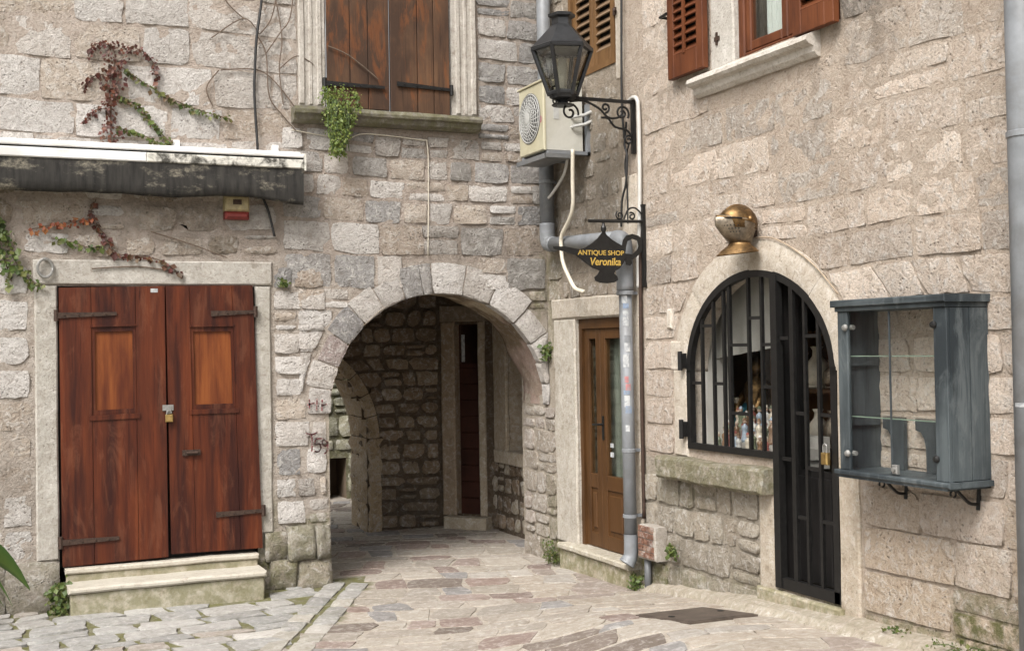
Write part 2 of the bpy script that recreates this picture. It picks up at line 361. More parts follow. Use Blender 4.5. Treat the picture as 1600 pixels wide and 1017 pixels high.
class StoneBag:
    """collects stones; the largest become parts, the rest one 'stuff' part"""
    def __init__(s, parent, mat, name='stone', limit=290): s.p = parent; s.m = mat; s.L = []; s.n = name; s.k = limit
    def add(s, VF, tint, moss, size, stain=0.0): s.L.append((size, VF, tint, moss, stain))
    def flush(s):
        s.L.sort(key=lambda q: -q[0]); rest = s.L[s.k:]
        for size, (V, F), t, ms, st in s.L[:s.k]:
            meshobj(s.n, V, F, s.m, s.p, True, {'tint': t, 'moss': ms, 'stain': st})
        if rest:
            VV, FF, T, Mo, St = [], [], [], [], []
            for size, (V, F), t, ms, st in rest:
                k = len(VV); VV += V; FF += [tuple(i+k for i in f) for f in F]; T += [t]*len(V); Mo += [ms]*len(V); St += [st]*len(V)
            meshobj('small_'+s.n, VV, FF, s.m, s.p, True, {'tint': T, 'moss': Mo, 'stain': St}, 'stuff')
def rect(a, b, c, d): return lambda z: (a, b) if c < z < d else None
def circ(cx, cz, rx, rz=None, zmin=-9):
    rz = rz or rx
    def f(z):
        if z < zmin or z > cz+rz: return None
        if z <= cz: return (cx-rx, cx+rx)
        w = rx*math.sqrt(max(0, 1-((z-cz)/rz)**2)); return (cx-w, cx+w)
    return f
def free(z, a, b, ops):
    iv = [(a, b)]
    for o in ops:
        h = o(z)
        if not h: continue
        nv = []
        for (p, q) in iv:
            if h[1] <= p or h[0] >= q: nv.append((p, q)); continue
            if h[0] > p: nv.append((p, h[0]))
            if h[1] < q: nv.append((h[1], q))
        iv = nv
    return iv
def courses(bag, fr, a, b, rows, ops, wr, tintf, mossf=lambda u, z: 0.0, proud=(0.01, 0.03), relief=0.010, gap=0.022, wav=0.03, rnd=0.22, jit=0.07, stainf=lambda u, z: 0.0, split=0.12, fine=False):
    """lay courses of rough stones in the wall frame between u=a..b, rows = list of z edges"""
    for r in range(len(rows)-1):
        z0, z1 = rows[r], rows[r+1]
        lo, hi = free(z0+0.02, a, b, ops), free(z1-0.02, a, b, ops)
        if len(lo) != len(hi):
            mid = free((z0+z1)/2, a, b, ops); lo = hi = mid
            if len(mid) == 0: continue
        for (p0, q0), (p1, q1) in zip(lo, hi):
            if abs(p1-p0) > 0.16: p0 = p1 = max(p0, p1)-0.04
            if abs(q1-q0) > 0.16: q0 = q1 = min(q0, q1)+0.04
            W0 = max(q0-p0, q1-p1)
            if W0 < 0.07: continue
            cuts = [0.0]; t = 0.0; h = z1-z0
            while True:
                w = random.uniform(*wr)
                if h > 0.22: w *= 1.15
                if (W0-t*W0) < w*1.45: break
                t += w/W0; cuts.append(t)
            cuts.append(1.0)
            for c in range(len(cuts)-1):
                def U(k, zz):
                    lo_ = p0+(q0-p0)*k; hi_ = p1+(q1-p1)*k; f = (zz-z0)/(z1-z0); return lo_+(hi_-lo_)*f
                slant = [random.uniform(-0.018, 0.018) for _ in range(4)]
                subs = [(z0, z1)]
                if random.random() < split and h > 0.15:
                    zm = z0+h*random.uniform(.4, .6); subs = [(z0, zm), (zm, z1)]
                for (y0, y1) in subs:
                    g = gap/2*random.uniform(.6, 1.5)
                    e0 = 0 if c == 0 else 1; e1 = 0 if c == len(cuts)-2 else 1
                    A = (U(cuts[c], y0)+g+slant[0]*e0, y0+g); B = (U(cuts[c+1], y0)-g+slant[1]*e1, y0+g)
                    C = (U(cuts[c+1], y1)-g+slant[2]*e1, y1-g); D = (U(cuts[c], y1)+g+slant[3]*e0, y1-g)
                    if (B[0]-A[0]) < 0.04 and (C[0]-D[0]) < 0.04: continue
                    if B[0] < A[0]: A = B = ((A[0]+B[0])/2, A[1])
                    if C[0] < D[0]: C = D = ((C[0]+D[0])/2, C[1])
                    def wv(u, z): return wav*nz(u*0.9, z*0.8, 5.5)
                    q = [A, B, C, D]
                    def base(s, t, q=q):
                        u = (q[0][0]*(1-s)+q[1][0]*s)*(1-t)+(q[3][0]*(1-s)+q[2][0]*s)*t
                        z = (q[0][1]*(1-s)+q[1][1]*s)*(1-t)+(q[3][1]*(1-s)+q[2][1]*s)*t
                        return fr.P(u, z+wv(u, z), 0)
                    um, zm_ = (A[0]+C[0])/2, (y0+y1)/2; wdt = max(B[0]-A[0], C[0]-D[0])
                    nx = 6 if fine and wdt > .25 else 4; nn = 4 if fine and (y1-y0) > .16 else 3
                    VF = stone_geo(base, fr.n, nx, nn, random.uniform(*proud), relief, rnd, jit)
                    bag.add(VF, tintf(um, zm_), mossf(um, zm_), wdt*(y1-y0), stainf(um, zm_))
def rowlist(z0, z1, h, var=0.25):
    out = [z0]
    while z1-out[-1] > h*1.45: out.append(out[-1]+h*random.uniform(1-var, 1+var))
    return out+[z1]
def blob(list_):
    def f(u, z):
        v = 0.0
        for (bu, bz, ru, rz, k) in list_:
            d = ((u-bu)/ru)**2+((z-bz)/rz)**2; v = max(v, k*math.exp(-d))
        return v
    return f
def mortar(name, fr, u0, u1, z0, z1, step, holes, parent, tintf, mossf, stainf, amp=0.010, mat=None, d=0.0, lift=0.003):
    nu, nn = int((u1-u0)/step)+1, int((z1-z0)/step)+1; us = np.linspace(u0, u1, nu); zs = np.linspace(z0, z1, nn)
    V, T, Mo, St = [], [], [], []
    for z in zs:
        for u in us:
            h = amp*(nz(u*2.3, z*2.3, 1.2)*0.8+nz(u*9, z*9, 4.2)*0.9+nz(u*23, z*23, 2.2)*0.7)+(lift(u, z) if callable(lift) else lift)
            V.append(fr.P(u, z, d+h)); T.append(tintf(u, z)); Mo.append(mossf(u, z)); St.append(stainf(u, z))
    F = []
    for j in range(nn-1):
        zc = (zs[j]+zs[j+1])/2
        hs_ = [h(zc) for h in holes]; hs_ = [h for h in hs_ if h]
        for i in range(nu-1):
            uc = (us[i]+us[i+1])/2
            if any(h[0] < uc < h[1] for h in hs_): continue
            k = j*nu+i; F.append((k, k+1, k+nu+1, k+nu))
    return meshobj(name, V, F, mat or M_mortar, parent, True, {'tint': T, 'moss': Mo, 'stain': St})
def dressed(name, fr, u0, u1, z0, z1, d0, d1, parent, tint, moss=0.0, stain=0.0, bev=0.012, mat=None, wob=0.006, n=None):
    """a dressed block with slightly uneven chamfered edges, cut into a grid so the edges waver"""
    SEED[0] += 2.11; sd_ = SEED[0]
    nu = max(2, min(8, int((u1-u0)/0.12))); nn = max(2, min(12, int((z1-z0)/0.12))); V, F = [], []
    def pt(i, j, inset, d):
        u = u0+(u1-u0)*i/nu; z = z0+(z1-z0)*j/nn
        if i == 0: u += inset
        if i == nu: u -= inset
        if j == 0: z += inset
        if j == nn: z -= inset
        return fr.P(u+wob*nz(sd_+u*3, z*3, 1), z+wob*nz(sd_+u*3, z*3, 7), d+(wob*nz(sd_+u*4, z*4, 3) if d > d0+1e-5 else 0))
    m = nu+1
    for j in range(nn+1):
        for i in range(nu+1): V.append(pt(i, j, bev, d1))
    for j in range(nn):
        for i in range(nu): k = j*m+i; F.append((k, k+1, k+m+1, k+m))
    ring = [(i, 0) for i in range(m)]+[(nu, j) for j in range(1, nn+1)]+[(i, nn) for i in range(nu-1, -1, -1)]+[(0, j) for j in range(nn-1, 0, -1)]
    a = len(V); V += [pt(i, j, 0, d1-bev) for i, j in ring]; c = len(V); V += [pt(i, j, 0, d0) for i, j in ring]; L = len(ring)
    for k in range(L):
        q = (k+1) % L; i0, j0 = ring[k]; i1, j1 = ring[q]
        F.append((j1*m+i1, j0*m+i0, a+k, a+q)); F.append((a+q, a+k, c+k, c+q))
    return meshobj(name, V, F, mat or M_dressed, parent, False, {'tint': tint, 'moss': moss, 'stain': stain})

# ------------------------------------------------------------------ ground
def lerp_tab(x, tab):
    if x <= tab[0][0]: return tab[0][1]
    for (a, b), (c, d) in zip(tab, tab[1:]):
        if x <= c: return b+(d-b)*(x-a)/(c-a)
    return tab[-1][1]
def gz(x, y):
    v = -y
    return lerp_tab(v, [(0, .0), (1.6, .03), (3.2, .19), (4.3, .25), (5.6, .27), (9, .3)])*smooth01((x+2.0)/1.2)
def in_left(x, y):        # the pale crazy paving left of the gutter blocks
    return (x+2.10)-(y-0.0)*0.50 < 0
ground = None
def build_ground():
    V, F, T, Mo = [], [], [], []
    xs = [-60, -20, -9]+list(np.linspace(-6.2, 1.0, 73))+[5, 20, 60]; ys = [-60, -20, -9]+list(np.linspace(-6.4, 5.8, 123))+[9, 20, 60]
    for y in ys:
        for x in xs:
            n = nz(x*1.7, y*1.7, 2)*0.003+nz(x*7, y*7, 3)*0.002+(0.001 if not in_left(x, y) else -0.004)
            V.append((x, y, gz(x, y)+n-0.004))
            if in_left(x-.44, y) and y < 0.1: T.append((0.15, 0.14, 0.09)); Mo.append(0.85)
            else: T.append((0.37, 0.33, 0.28)); Mo.append(0.03)
    m = len(xs)
    for j in range(len(ys)-1):
        for i in range(m-1): k = j*m+i; F.append((k, k+1, k+m+1, k+m))
    o = meshobj('ground', V, F, M_pave, None, True, {'tint': T, 'moss': Mo, 'stain': 0.0}, 'structure')
    return o
ground = build_ground()
def g_base(fn):
    def base(s, t):
        x, y = fn(s, t); return Vector((x, y, gz(x, y)))
    return base
pav = StoneBag(ground, M_pave, 'paving_stone', 296)
Zv = Vector((0, 0, 1))
MAN = ((-0.835, -3.01), (-0.325, -3.03), (-0.22, -3.51), (-0.73, -3.51))
def in_man(x, y, g=0.0): return -0.835-g < x+(y+3.01)*0.215 < -0.325+g and -3.52-g < y < -3.01+g
def vis(x, y):
    q = Vector((x, y, gz(x, y)))-CAM; w = q.dot(fw)
    if w <= 0: return False
    px = 800+1906.8*q.dot(cr)/w; py = 508.5-1906.8*q.dot(cu)/w
    return -80 < px < 1680 and py < 1080
def pave_rows(origin, ang, rows, across, wr, keep, tintf, mossf, proud, gap, jit=0.05, rnd=0.10, relief=0.002, warp=0.09):
    ca, sa = math.cos(ang), math.sin(ang)
    for r in range(len(rows)-1):
        v0, v1 = rows[r], rows[r+1]; u = across[0]+random.uniform(-.3, 0)
        while u < across[1]:
            w = random.uniform(*wr); sl = [random.uniform(-0.035, 0.035) for _ in range(4)]
            A = (u+gap+sl[0], v0+gap+sl[2]*.5); B = (u+w-gap+sl[1], v0+gap-sl[2]*.4); C = (u+w-gap-sl[1]*.5, v1-gap+sl[3]*.5); D = (u+gap-sl[0]*.5, v1-gap-sl[3]*.4)
            u += w
            def fn(s, t, A=A, B=B, C=C, D=D):
                a = (A[0]*(1-s)+B[0]*s)*(1-t)+(D[0]*(1-s)+C[0]*s)*t; b = (A[1]*(1-s)+B[1]*s)*(1-t)+(D[1]*(1-s)+C[1]*s)*t
                b += warp*(0.9*nz(a*0.8, b*0.8, 8.8)+0.8*nz(a*2.2, b*2.2, 3.8)); a += warp*0.9*nz(a*1.9, b*1.9, 1.8)
                return origin[0]+a*ca-b*sa, origin[1]+a*sa+b*ca
            x, y = fn(.5, .5)
            if not keep(x, y) or in_man(x, y, 0.03): continue
            VF = stone_geo(g_base(fn), Zv, 4, 3, random.uniform(*proud), relief, rnd, jit, 0.02)
            d = (Vector((x, y, 0))-CAM).length
            pav.add(VF, tintf(x, y), mossf(x, y), (w*(v1-v0)/(d*d)) if vis(x, y) else 0.0)
in_pass = lambda x, y: (y < 0.02 and x < -0.03) or (0.02 <= y < 3.3 and -2.05 < x < 0.30) or (3.3 <= y < 5.55)
def main_tint(x, y):
    k = nz(x*0.5, y*0.5, 1)
    if x > -0.9 and y < -0.2: return pick(([(0.35, 0.305, 0.255)], 3), ([(0.37, 0.34, 0.305)], 3), ([(0.28, 0.235, 0.205)], 1.5))
    return pick(([(0.36, 0.325, 0.28), (0.33, 0.295, 0.25), (0.29, 0.26, 0.225)], 4.5), ([(0.33, 0.295, 0.255)], 3), ([(0.245, 0.185, 0.16), (0.215, 0.165, 0.145), (0.27, 0.215, 0.19)], 2.6), ([(0.24, 0.23, 0.225)], 1.6), ([(0.17, 0.14, 0.12)], 1.0))
rows = rowlist(-5.2, 6.2, 0.30, 0.38)
pave_rows((-1.0, 0.0), -0.33, rows, (-4.6, 4.0), (0.20, 0.48), lambda x, y: in_pass(x, y) and (not in_left(x-0.42, y) or y > 0.1), main_tint, lambda x, y: 0.03, (0.003, 0.006), 0.014, 0.10, 0.16)
def left_tint(x, y): return pick(([(0.33, 0.325, 0.315), (0.29, 0.287, 0.28), (0.38, 0.37, 0.355)], 5), (P_GREY, 1.2), ([(0.33, 0.295, 0.265)], 1.5))
rows = rowlist(-3.6, 3.2, 0.26, 0.4)
pave_rows((-3.6, -0.4), 0.10, rows, (-3.4, 3.4), (0.22, 0.52), lambda x, y: in_left(x-.02, y) and y < -0.02 and not (-4.18 < x < -2.68 and y > -0.40), left_tint, lambda x, y: 0.10, (0.006, 0.012), 0.020, 0.13, 0.05)
# two lines of squared gutter blocks running from the arch pier towards the square
for line in (0.09, 0.29):
    t = 0.02
    while t < 3.4:
        w = random.uniform(0.24, 0.36)
        def fn(s, q, t=t, w=w, line=line):
            a = t+w*(0.06+0.87*q); off = line+(s-0.5)*0.155
            return -2.10-a*0.447+off*0.894, -a*0.894-off*0.447
        x, y = fn(.5, .5); d = (Vector((x, y, 0))-CAM).length
        pav.add(stone_geo(g_base(fn), Zv, 4, 3, random.uniform(0.012, 0.02), 0.003, 0.10, 0.07, 0.02), pick(([(0.37, 0.35, 0.315), (0.32, 0.313, 0.30)], 4), (P_GREY, 1.5)), 0.15, w*.17/(d*d) if vis(x, y) else 0)
        t += w
pav.flush()

# ------------------------------------------------------------------ left house (with the archway)
house = root('stone_house', (-3.4, 0.3, 0), 'old grey stone house with the round archway and the red double door', 'house')
ACX, ACZ, AR = -1.03, 1.42, 1.03
arch_hole = circ(ACX, ACZ, AR+0.0)
door_hole = rect(-4.20, -2.68, 0.2, 2.49); win_hole = rect(-2.05, -0.915, 3.98, 9)
mossL = blob([(-2.45, 0.15, .45, .22, 1.0), (-2.15, 0.52, .25, .05, .9), (-4.4, 0.0, .5, .15, .9), (-4.75, .05, .5, .2, .8), (-0.12, 2.1, .06, .5, .8), (-0.05, 2.6, .06, .4, .7), (-2.6, 0.6, .12, .15, .6)])
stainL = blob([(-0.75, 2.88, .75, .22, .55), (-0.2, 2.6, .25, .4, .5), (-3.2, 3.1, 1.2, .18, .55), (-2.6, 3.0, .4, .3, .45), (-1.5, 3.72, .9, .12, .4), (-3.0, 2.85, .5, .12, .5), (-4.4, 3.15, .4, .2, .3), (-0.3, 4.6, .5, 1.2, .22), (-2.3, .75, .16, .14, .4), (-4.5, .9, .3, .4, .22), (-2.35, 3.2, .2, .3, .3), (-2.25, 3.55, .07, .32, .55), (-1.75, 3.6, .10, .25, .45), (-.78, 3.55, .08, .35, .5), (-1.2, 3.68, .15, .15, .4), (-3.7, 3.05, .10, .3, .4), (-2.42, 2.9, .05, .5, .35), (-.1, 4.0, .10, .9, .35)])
def tintL(u, z):
    k = nz(u*1.3, z*1.3, 6)*0.03
    b = (0.46, 0.395, 0.34) if z > 3.0 and u < -2.3 else ((0.42, 0.36, 0.31) if z > 2.7 else (0.42, 0.37, 0.32))
    return tuple(x+k for x in b)
mortar('facade_wall', FL, -7.0, 0.0, -0.1, 6.3, 0.03, [arch_hole, door_hole, win_hole], house, tintL, mossL, stainL, 0.010, lift=lambda u, z: 0.002 if (u < -2.3 and z > 2.6) else 0.0)
bag = StoneBag(house, M_stone, 'stone', 268)
wl = lambda a, b, c, d: rect(a, b, c, d)
# zone A: large ashlar above the awning
courses(bag, FL, -6.9, -2.29, [3.52, 3.68, 3.94, 4.25, 4.55, 4.84, 5.1, 5.4, 5.7, 6.0], [], (0.32, 0.66), lambda u, z: pick((P_WHITE, 4), (P_WARM, 1.2), (P_GREY, 0.35)), mossL, (0.006, 0.016), 0.010, 0.024, 0.04, 0.09, 0.06, stainL, 0.1, True)
# zone B: rounded stones between lintel and awning
courses(bag, FL, -6.9, -2.46, [2.72, 2.93, 3.17, 3.45], [], (0.24, 0.46), lambda u, z: pick((P_WARM, 3), (P_DARK, 1), (P_WHITE, 1)), mossL, (0.01, 0.025), 0.012, 0.05, 0.03, 0.34, 0.10, stainL, 0.15, True)
# zone C: smaller, greyer stones under the window and above the arch
RING = AR+0.23
courses(bag, FL, -2.44, -0.01, [1.42, 1.60, 1.78, 1.95, 2.13, 2.30, 2.48, 2.78, 3.05, 3.25, 3.43, 3.62, 3.82], [circ(ACX, ACZ, RING, None, ACZ), rect(-2.6, -2.06, 0, 1.42), rect(-2.6, -2.06-0.26, 1.42, 2.5)], (0.20, 0.40),
        lambda u, z: pick((P_GREY, 2.0 if z > 3.0 else 0.5), (P_WHITE, 4.0 if z < 3.0 else 2.6), (P_WARM, .9)), mossL, (0.009, 0.022), 0.009, 0.026, 0.03, 0.10, 0.07, stainL, 0.16, True)
# zone D: right of the upper window
courses(bag, FL, -0.66, -0.01, [3.82, 3.98, 4.14, 4.32, 4.52, 4.73, 4.92, 5.1, 5.3, 5.55, 5.8, 6.05], [], (0.24, 0.42), lambda u, z: pick((P_GREY, 3.2), (P_WHITE, 1.6), (P_WARM, .5)), mossL, (0.008, 0.020), 0.009, 0.026, 0.02, 0.10, 0.07, stainL, 0.12, True)
# zone E: between the door frame and the arch, and the left jamb of the arch
courses(bag, FL, -2.525, -2.07, [0.50, 0.72, 0.90, 1.15, 1.37, 1.56, 1.74, 1.92, 2.10, 2.28, 2.46, 2.66], [circ(ACX, ACZ, RING, None, ACZ)], (0.17, 0.27), lambda u, z: pick((P_WHITE, 4), (P_WARM, 1), (P_GREY, .5)), mossL, (0.010, 0.022), 0.010, 0.032, 0.02, 0.12, 0.09, stainL, 0.1, True)
# zone F: left of the door
courses(bag, FL, -6.9, -4.39, [0.36, 0.62, 0.88, 1.10, 1.36, 1.60, 1.86, 2.12, 2.40, 2.66], [], (0.28, 0.52), lambda u, z: pick((P_WHITE, 3.5), (P_WARM, 1.5)), mossL, (0.004, 0.015), 0.008, 0.04, 0.03, 0.22, 0.09, stainL, 0.1, True)
bag.flush()
# battered foot of the pier and the block left of the door
def blockset(fr, specs, parent, mat=M_stone):
    for (u0, u1, z0, z1, d, t, ms) in specs:
        def base(s, q, u0=u0, u1=u1, z0=z0, z1=z1): return fr.P(u0+(u1-u0)*s, z0+(z1-z0)*q, 0)
        V, F = stone_geo(base, fr.n, 8, 6, d, 0.012, 0.05, 0.035, 0.05)
        meshobj('stone', V, F, mat, parent, True, {'tint': t, 'moss': ms, 'stain': 0.1})
blockset(FL, [(-2.58, -2.36, -.05, .23, .10, (.36, .32, .25), .6), (-2.37, -2.07, -.05, .24, .12, (.38, .335, .27), .35), (-2.44, -2.19, .22, .50, .11, (.38, .35, .29), .45), (-2.20, -2.065, .22, .49, .11, (.36, .33, .28), .3), (-2.62, -2.42, .22, .46, .07, (.38, .34, .28), .55),
              (-4.62, -4.21, -.05, .37, .09, (.40, .36, .31), .3), (-5.1, -4.6, -.05, .40, .08, (.40, .36, .31), .35)], house)
# voussoirs
angs = [180, 169, 158, 146, 133, 121, 109, 99.5, 94.5, 79, 64, 47, 33, 22, 11, 0]
for k in range(len(angs)-1):
    a1, a0 = math.radians(angs[k]), math.radians(angs[k+1]); ro = AR+random.uniform(0.17, 0.24)+(0.05 if 60 < angs[k] < 115 else 0)
    if k == 7: ro = AR+0.25
    if k >= len(angs)-3: ro = AR+0.06
    ro = min(ro, 1.28)
    def base(s, t, a0=a0, a1=a1, ro=ro):
        a = a1+(a0-a1)*(0.025+0.95*s); r = (AR-.022 if a1 < .45 else AR-0.012)+(ro-AR+.015)*t
        if a < 1.2: r = min(r, (1.027/max(0.1, math.cos(a))))
        return FL.P(ACX+r*math.cos(a), ACZ+r*math.sin(a), 0)
    V, F = stone_geo(base, FL.n, 6, 4, random.uniform(.018, .028), 0.008, 0.05, 0.035, 0.06)
    ang = angs[k]; t = pick((P_WHITE, 4), (P_GREY, .5)) if ang not in (146,) else (0.30, 0.29, 0.285)
    if ang in (158,): t = (0.36, 0.30, 0.28)
    meshobj('arch_stone', V, F, M_stone, house, True, {'tint': t, 'moss': 0.0, 'stain': 0.12})
# soffit of the arch: thick plaster with a broken inner edge
V, F, T = [], [], []; na, nd = 44, 12
for i in range(na+1):
    a = PI*i/na
    for j in range(nd+1):
        edge = 0.58+0.09*nz(a*3.1, 4.0, 1)+0.05*nz(a*9, 2, 2)
        y = -0.015+(edge+0.015)*j/nd; r = AR+0.022*nz(a*4, y*4, 3)+0.010*nz(a*12, y*12, 5)
        V.append((ACX+r*math.cos(a), y, ACZ+r*math.sin(a)))
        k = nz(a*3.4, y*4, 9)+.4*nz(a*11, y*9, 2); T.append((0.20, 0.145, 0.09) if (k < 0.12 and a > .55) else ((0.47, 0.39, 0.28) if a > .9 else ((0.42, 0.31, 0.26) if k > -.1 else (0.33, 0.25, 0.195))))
    if i:
        for j in range(nd): k = (i-1)*(nd+1)+j; F.append((k, k+1, k+nd+2, k+nd+1))
k0 = len(V)                       # the broken edge of the plaster has thickness
for i in range(na+1):
    p = V[i*(nd+1)+nd]; a = PI*i/na; r2 = AR+0.30; V.append((ACX+r2*math.cos(a), p[1]+0.01, ACZ+r2*math.sin(a))); T.append((0.28, 0.22, 0.16))
    if i: F.append(((i-1)*(nd+1)+nd, k0+i-1, k0+i, i*(nd+1)+nd))
meshobj('arch_soffit', V, F, M_soffit, house, True, {'tint': T, 'moss': 0.0, 'stain': 0.25})
m = MB(); m.box(Frame((-2.06, 0, 0), (0, 1, 0)), 0.0, .6, -.1, 1.42, -.04, 0.0)
m.build('arch_jamb', M_soffit, house, attrs={'tint': (.40, .35, .29), 'moss': 0.1, 'stain': .2})
# the unseen mass of the house behind its facade: roof, floor over the passage, end walls
m = MB(); m.prism(Frame((-7, 0, 0), (0, 1, 0)), [(-.15, 6.3), (.1, 6.3), (3.25, 3.16), (3.25, 3.3), (.15, 6.5), (-.15, 6.5)], -3.7, -7.3); m.prism(Frame((-7, 0, 0), (0, 1, 0)), [(-.15, 6.3), (.62, 6.0), (.62, 6.1), (.15, 6.5), (-.15, 6.5)], 0, -3.699); m.build('roof', M_roof, house)  # invented lean-to shape, cut back at left to let light into the alley
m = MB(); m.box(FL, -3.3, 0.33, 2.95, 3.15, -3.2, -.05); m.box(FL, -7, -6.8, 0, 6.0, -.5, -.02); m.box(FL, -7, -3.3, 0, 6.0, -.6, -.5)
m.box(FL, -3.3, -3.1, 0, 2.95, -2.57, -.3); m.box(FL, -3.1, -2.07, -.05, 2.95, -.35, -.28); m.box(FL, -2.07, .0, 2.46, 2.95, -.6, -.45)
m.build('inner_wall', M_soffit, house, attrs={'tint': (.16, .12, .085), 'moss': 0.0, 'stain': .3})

# door frame, steps
tw = (0.45, 0.425, 0.38)
dressed('door_jamb', FL, -4.37, -4.205, .37, 2.49, -.12, .022, house, tw, .05, .2)
dressed('door_jamb', FL, -2.675, -2.545, .46, 2.49, -.12, .022, house, tw, .1, .15)
dressed('lintel', FL, -4.38, -2.53, 2.495, 2.69, -.12, .026, house, (0.47, 0.445, 0.40), 0, .25)
V, F = [], []
dressed('step', FL, -4.165, -2.695, 0.0, .272, -.1, .10, house, (.41, .37, .28), .5, .1, .01, M_step)
dressed('step_tread', FL, -4.175, -2.69, .272, .312, -.1, .118, house, (.47, .435, .365), .05, .05, .01, M_step)
dressed('step', FL, -4.155, -2.705, -.05, .17, .06, .38, house, (.42, .385, .30), .55, .1, .01, M_step)
dressed('step_tread', FL, -4.175, -2.69, .17, .215, .06, .405, house, (.48, .45, .385), .05, .05, .014, M_step)
# double door leaves: quads out of square, as they hang
def leaf(name, q, pan, label):
    d0, d1 = 0.012, 0.052; m = MB()
    def Q(u, z): # bilinear in the leaf's own square
        a = q[3]; b = q[2]; c = q[1]; d = q[0]
        return ((a[0]*(1-u)+b[0]*u)*(1-z)+(d[0]*(1-u)+c[0]*u)*z, (a[1]*(1-u)+b[1]*u)*(1-z)+(d[1]*(1-u)+c[1]*u)*z)
    u0, u1, z0, z1 = pan
    for (a, b, c, d) in ((0, u0, 0, 1), (u1, 1, 0, 1), (u0, u1, 0, z0), (u0, u1, z1, 1)):
        e = .0022; n_ = 1
        for i_ in range(n_):
            a_, b_ = a+(b-a)*i_/n_, a+(b-a)*(i_+1)/n_; m.prism(FL, [Q(a_+e*(a_ > 0), c), Q(b_-e*(b_ < 1), c), Q(b_-e*(b_ < 1), d), Q(a_+e*(a_ > 0), d)], d0, d1)
    o = m.build(name, M_door, house, label=label)
    mm = MB(); mm.prism(FL, [Q(u0+.001, z0+.001), Q(u1-.001, z0+.001), Q(u1-.001, z1-.001), Q(u0+.001, z1-.001)], d0+.002, d1-.026); mm.build('panel', M_doorpanel, o)
    mm = MB(); w = .03
    for (a, b, c, d) in ((u0, u0+w, z0, z1), (u1-w, u1, z0, z1), (u0+w, u1-w, z0, z0+w*.6), (u0+w, u1-w, z1-w*.6, z1)):
        mm.prism(FL, [Q(a, c), Q(b, c), Q(b, d), Q(a, d)], d1-.026, d1-.010)
    mm.prism(FL, [Q(u0-.03, z0-.018), Q(u1+.03, z0-.018), Q(u1+.03, z0), Q(u0-.03, z0)], d1, d1+.010)
    mm.prism(FL, [Q(u0-.015, z1), Q(u1+.015, z1), Q(u1+.015, z1+.008), Q(u0-.015, z1+.008)], d1, d1+.006)
    mm.build('panel_moulding', M_door, o)
    return o
la = leaf('door_leaf', [(-4.194, 2.470), (-3.402, 2.487), (-3.397, 0.335), (-4.187, 0.322)], (.295, .715, .535, .855), 'left leaf of the red wooden double door')
lb = leaf('door_leaf', [(-3.393, 2.487), (-2.70, 2.495), (-2.645, 0.345), (-3.373, 0.355)], (.265, .755, .535, .845), 'right leaf of the red wooden double door')
def strap(u0, z0, u1, z1, par, w=.022, d=.054, knob='l', mat=M_rust):
    m = MB(); a = Vector((u1-u0, z1-z0)).normalized(); n = Vector((-a.y, a.x))*w
    m.prism(FL, [(u0-n.x, z0-n.y), (u1-n.x*.6, z1-n.y*.6), (u1+n.x*.6, z1+n.y*.6), (u0+n.x, z0+n.y)], d, d+.012)
    e = (u0, z0) if knob == 'l' else (u1, z1)
    m.tube([FL.P(e[0], e[1]-.045, d), FL.P(e[0], e[1]+.045, d)], .018, 8)
    for k in range(4):
        t = (k+.6)/4.4; m.lathe(FL.P(u0+(u1-u0)*t, z0+(z1-z0)*t, d+.012), [(.009, 0), (.007, .006)], 6, FL.n)
    return m.build('hinge_strap', mat, par)
strap(-4.215, 2.255, -3.77, 2.268, la); strap(-4.20, .51, -3.77, .515, la)
strap(-3.04, 2.264, -2.68, 2.278, lb, knob='r'); strap(-3.02, .642, -2.635, .650, lb, knob='r')
m = MB(); m.box(FL, -3.28, -3.14, 1.13, 1.175, .053, .07); m.tube([FL.P(-3.25, 1.152, .08), FL.P(-3.16, 1.152, .08)], .012); m.build('bolt', M_rust, lb)
m = MB(); m.box(FL, -3.43, -3.345, 1.495, 1.54, .055, .062); m.box(FL, -3.40, -3.365, 1.47, 1.53, .062, .07); m.build('hasp', M_zinc, lb)
m = MB(); m.box(FL, -3.51, -3.455, 2.435, 2.465, .0525, .0545); m.build('paper_tag', M_paper, la)
m = MB(); m.box(FL, -4.2, -2.68, .3, 2.49, -.10, -.06); m.build('door_backing', M_blackwood, house)
p = root('padlock', FL.P(-3.383, 1.43, .085), 'small brass padlock hanging on the hasp of the red double door', 'padlock')
m = MB(); m.box(FL, -3.412, -3.352, 1.405, 1.465, .066, .092, .006); m.build('lock_body', M_lock, p)
m = MB(); m.tube(arc((-3.382, 1.475), .019, 0, PI, 8, FL, .079)+[FL.P(-3.401, 1.46, .079)], .005, 6); m.build('shackle', M_zinc, p)
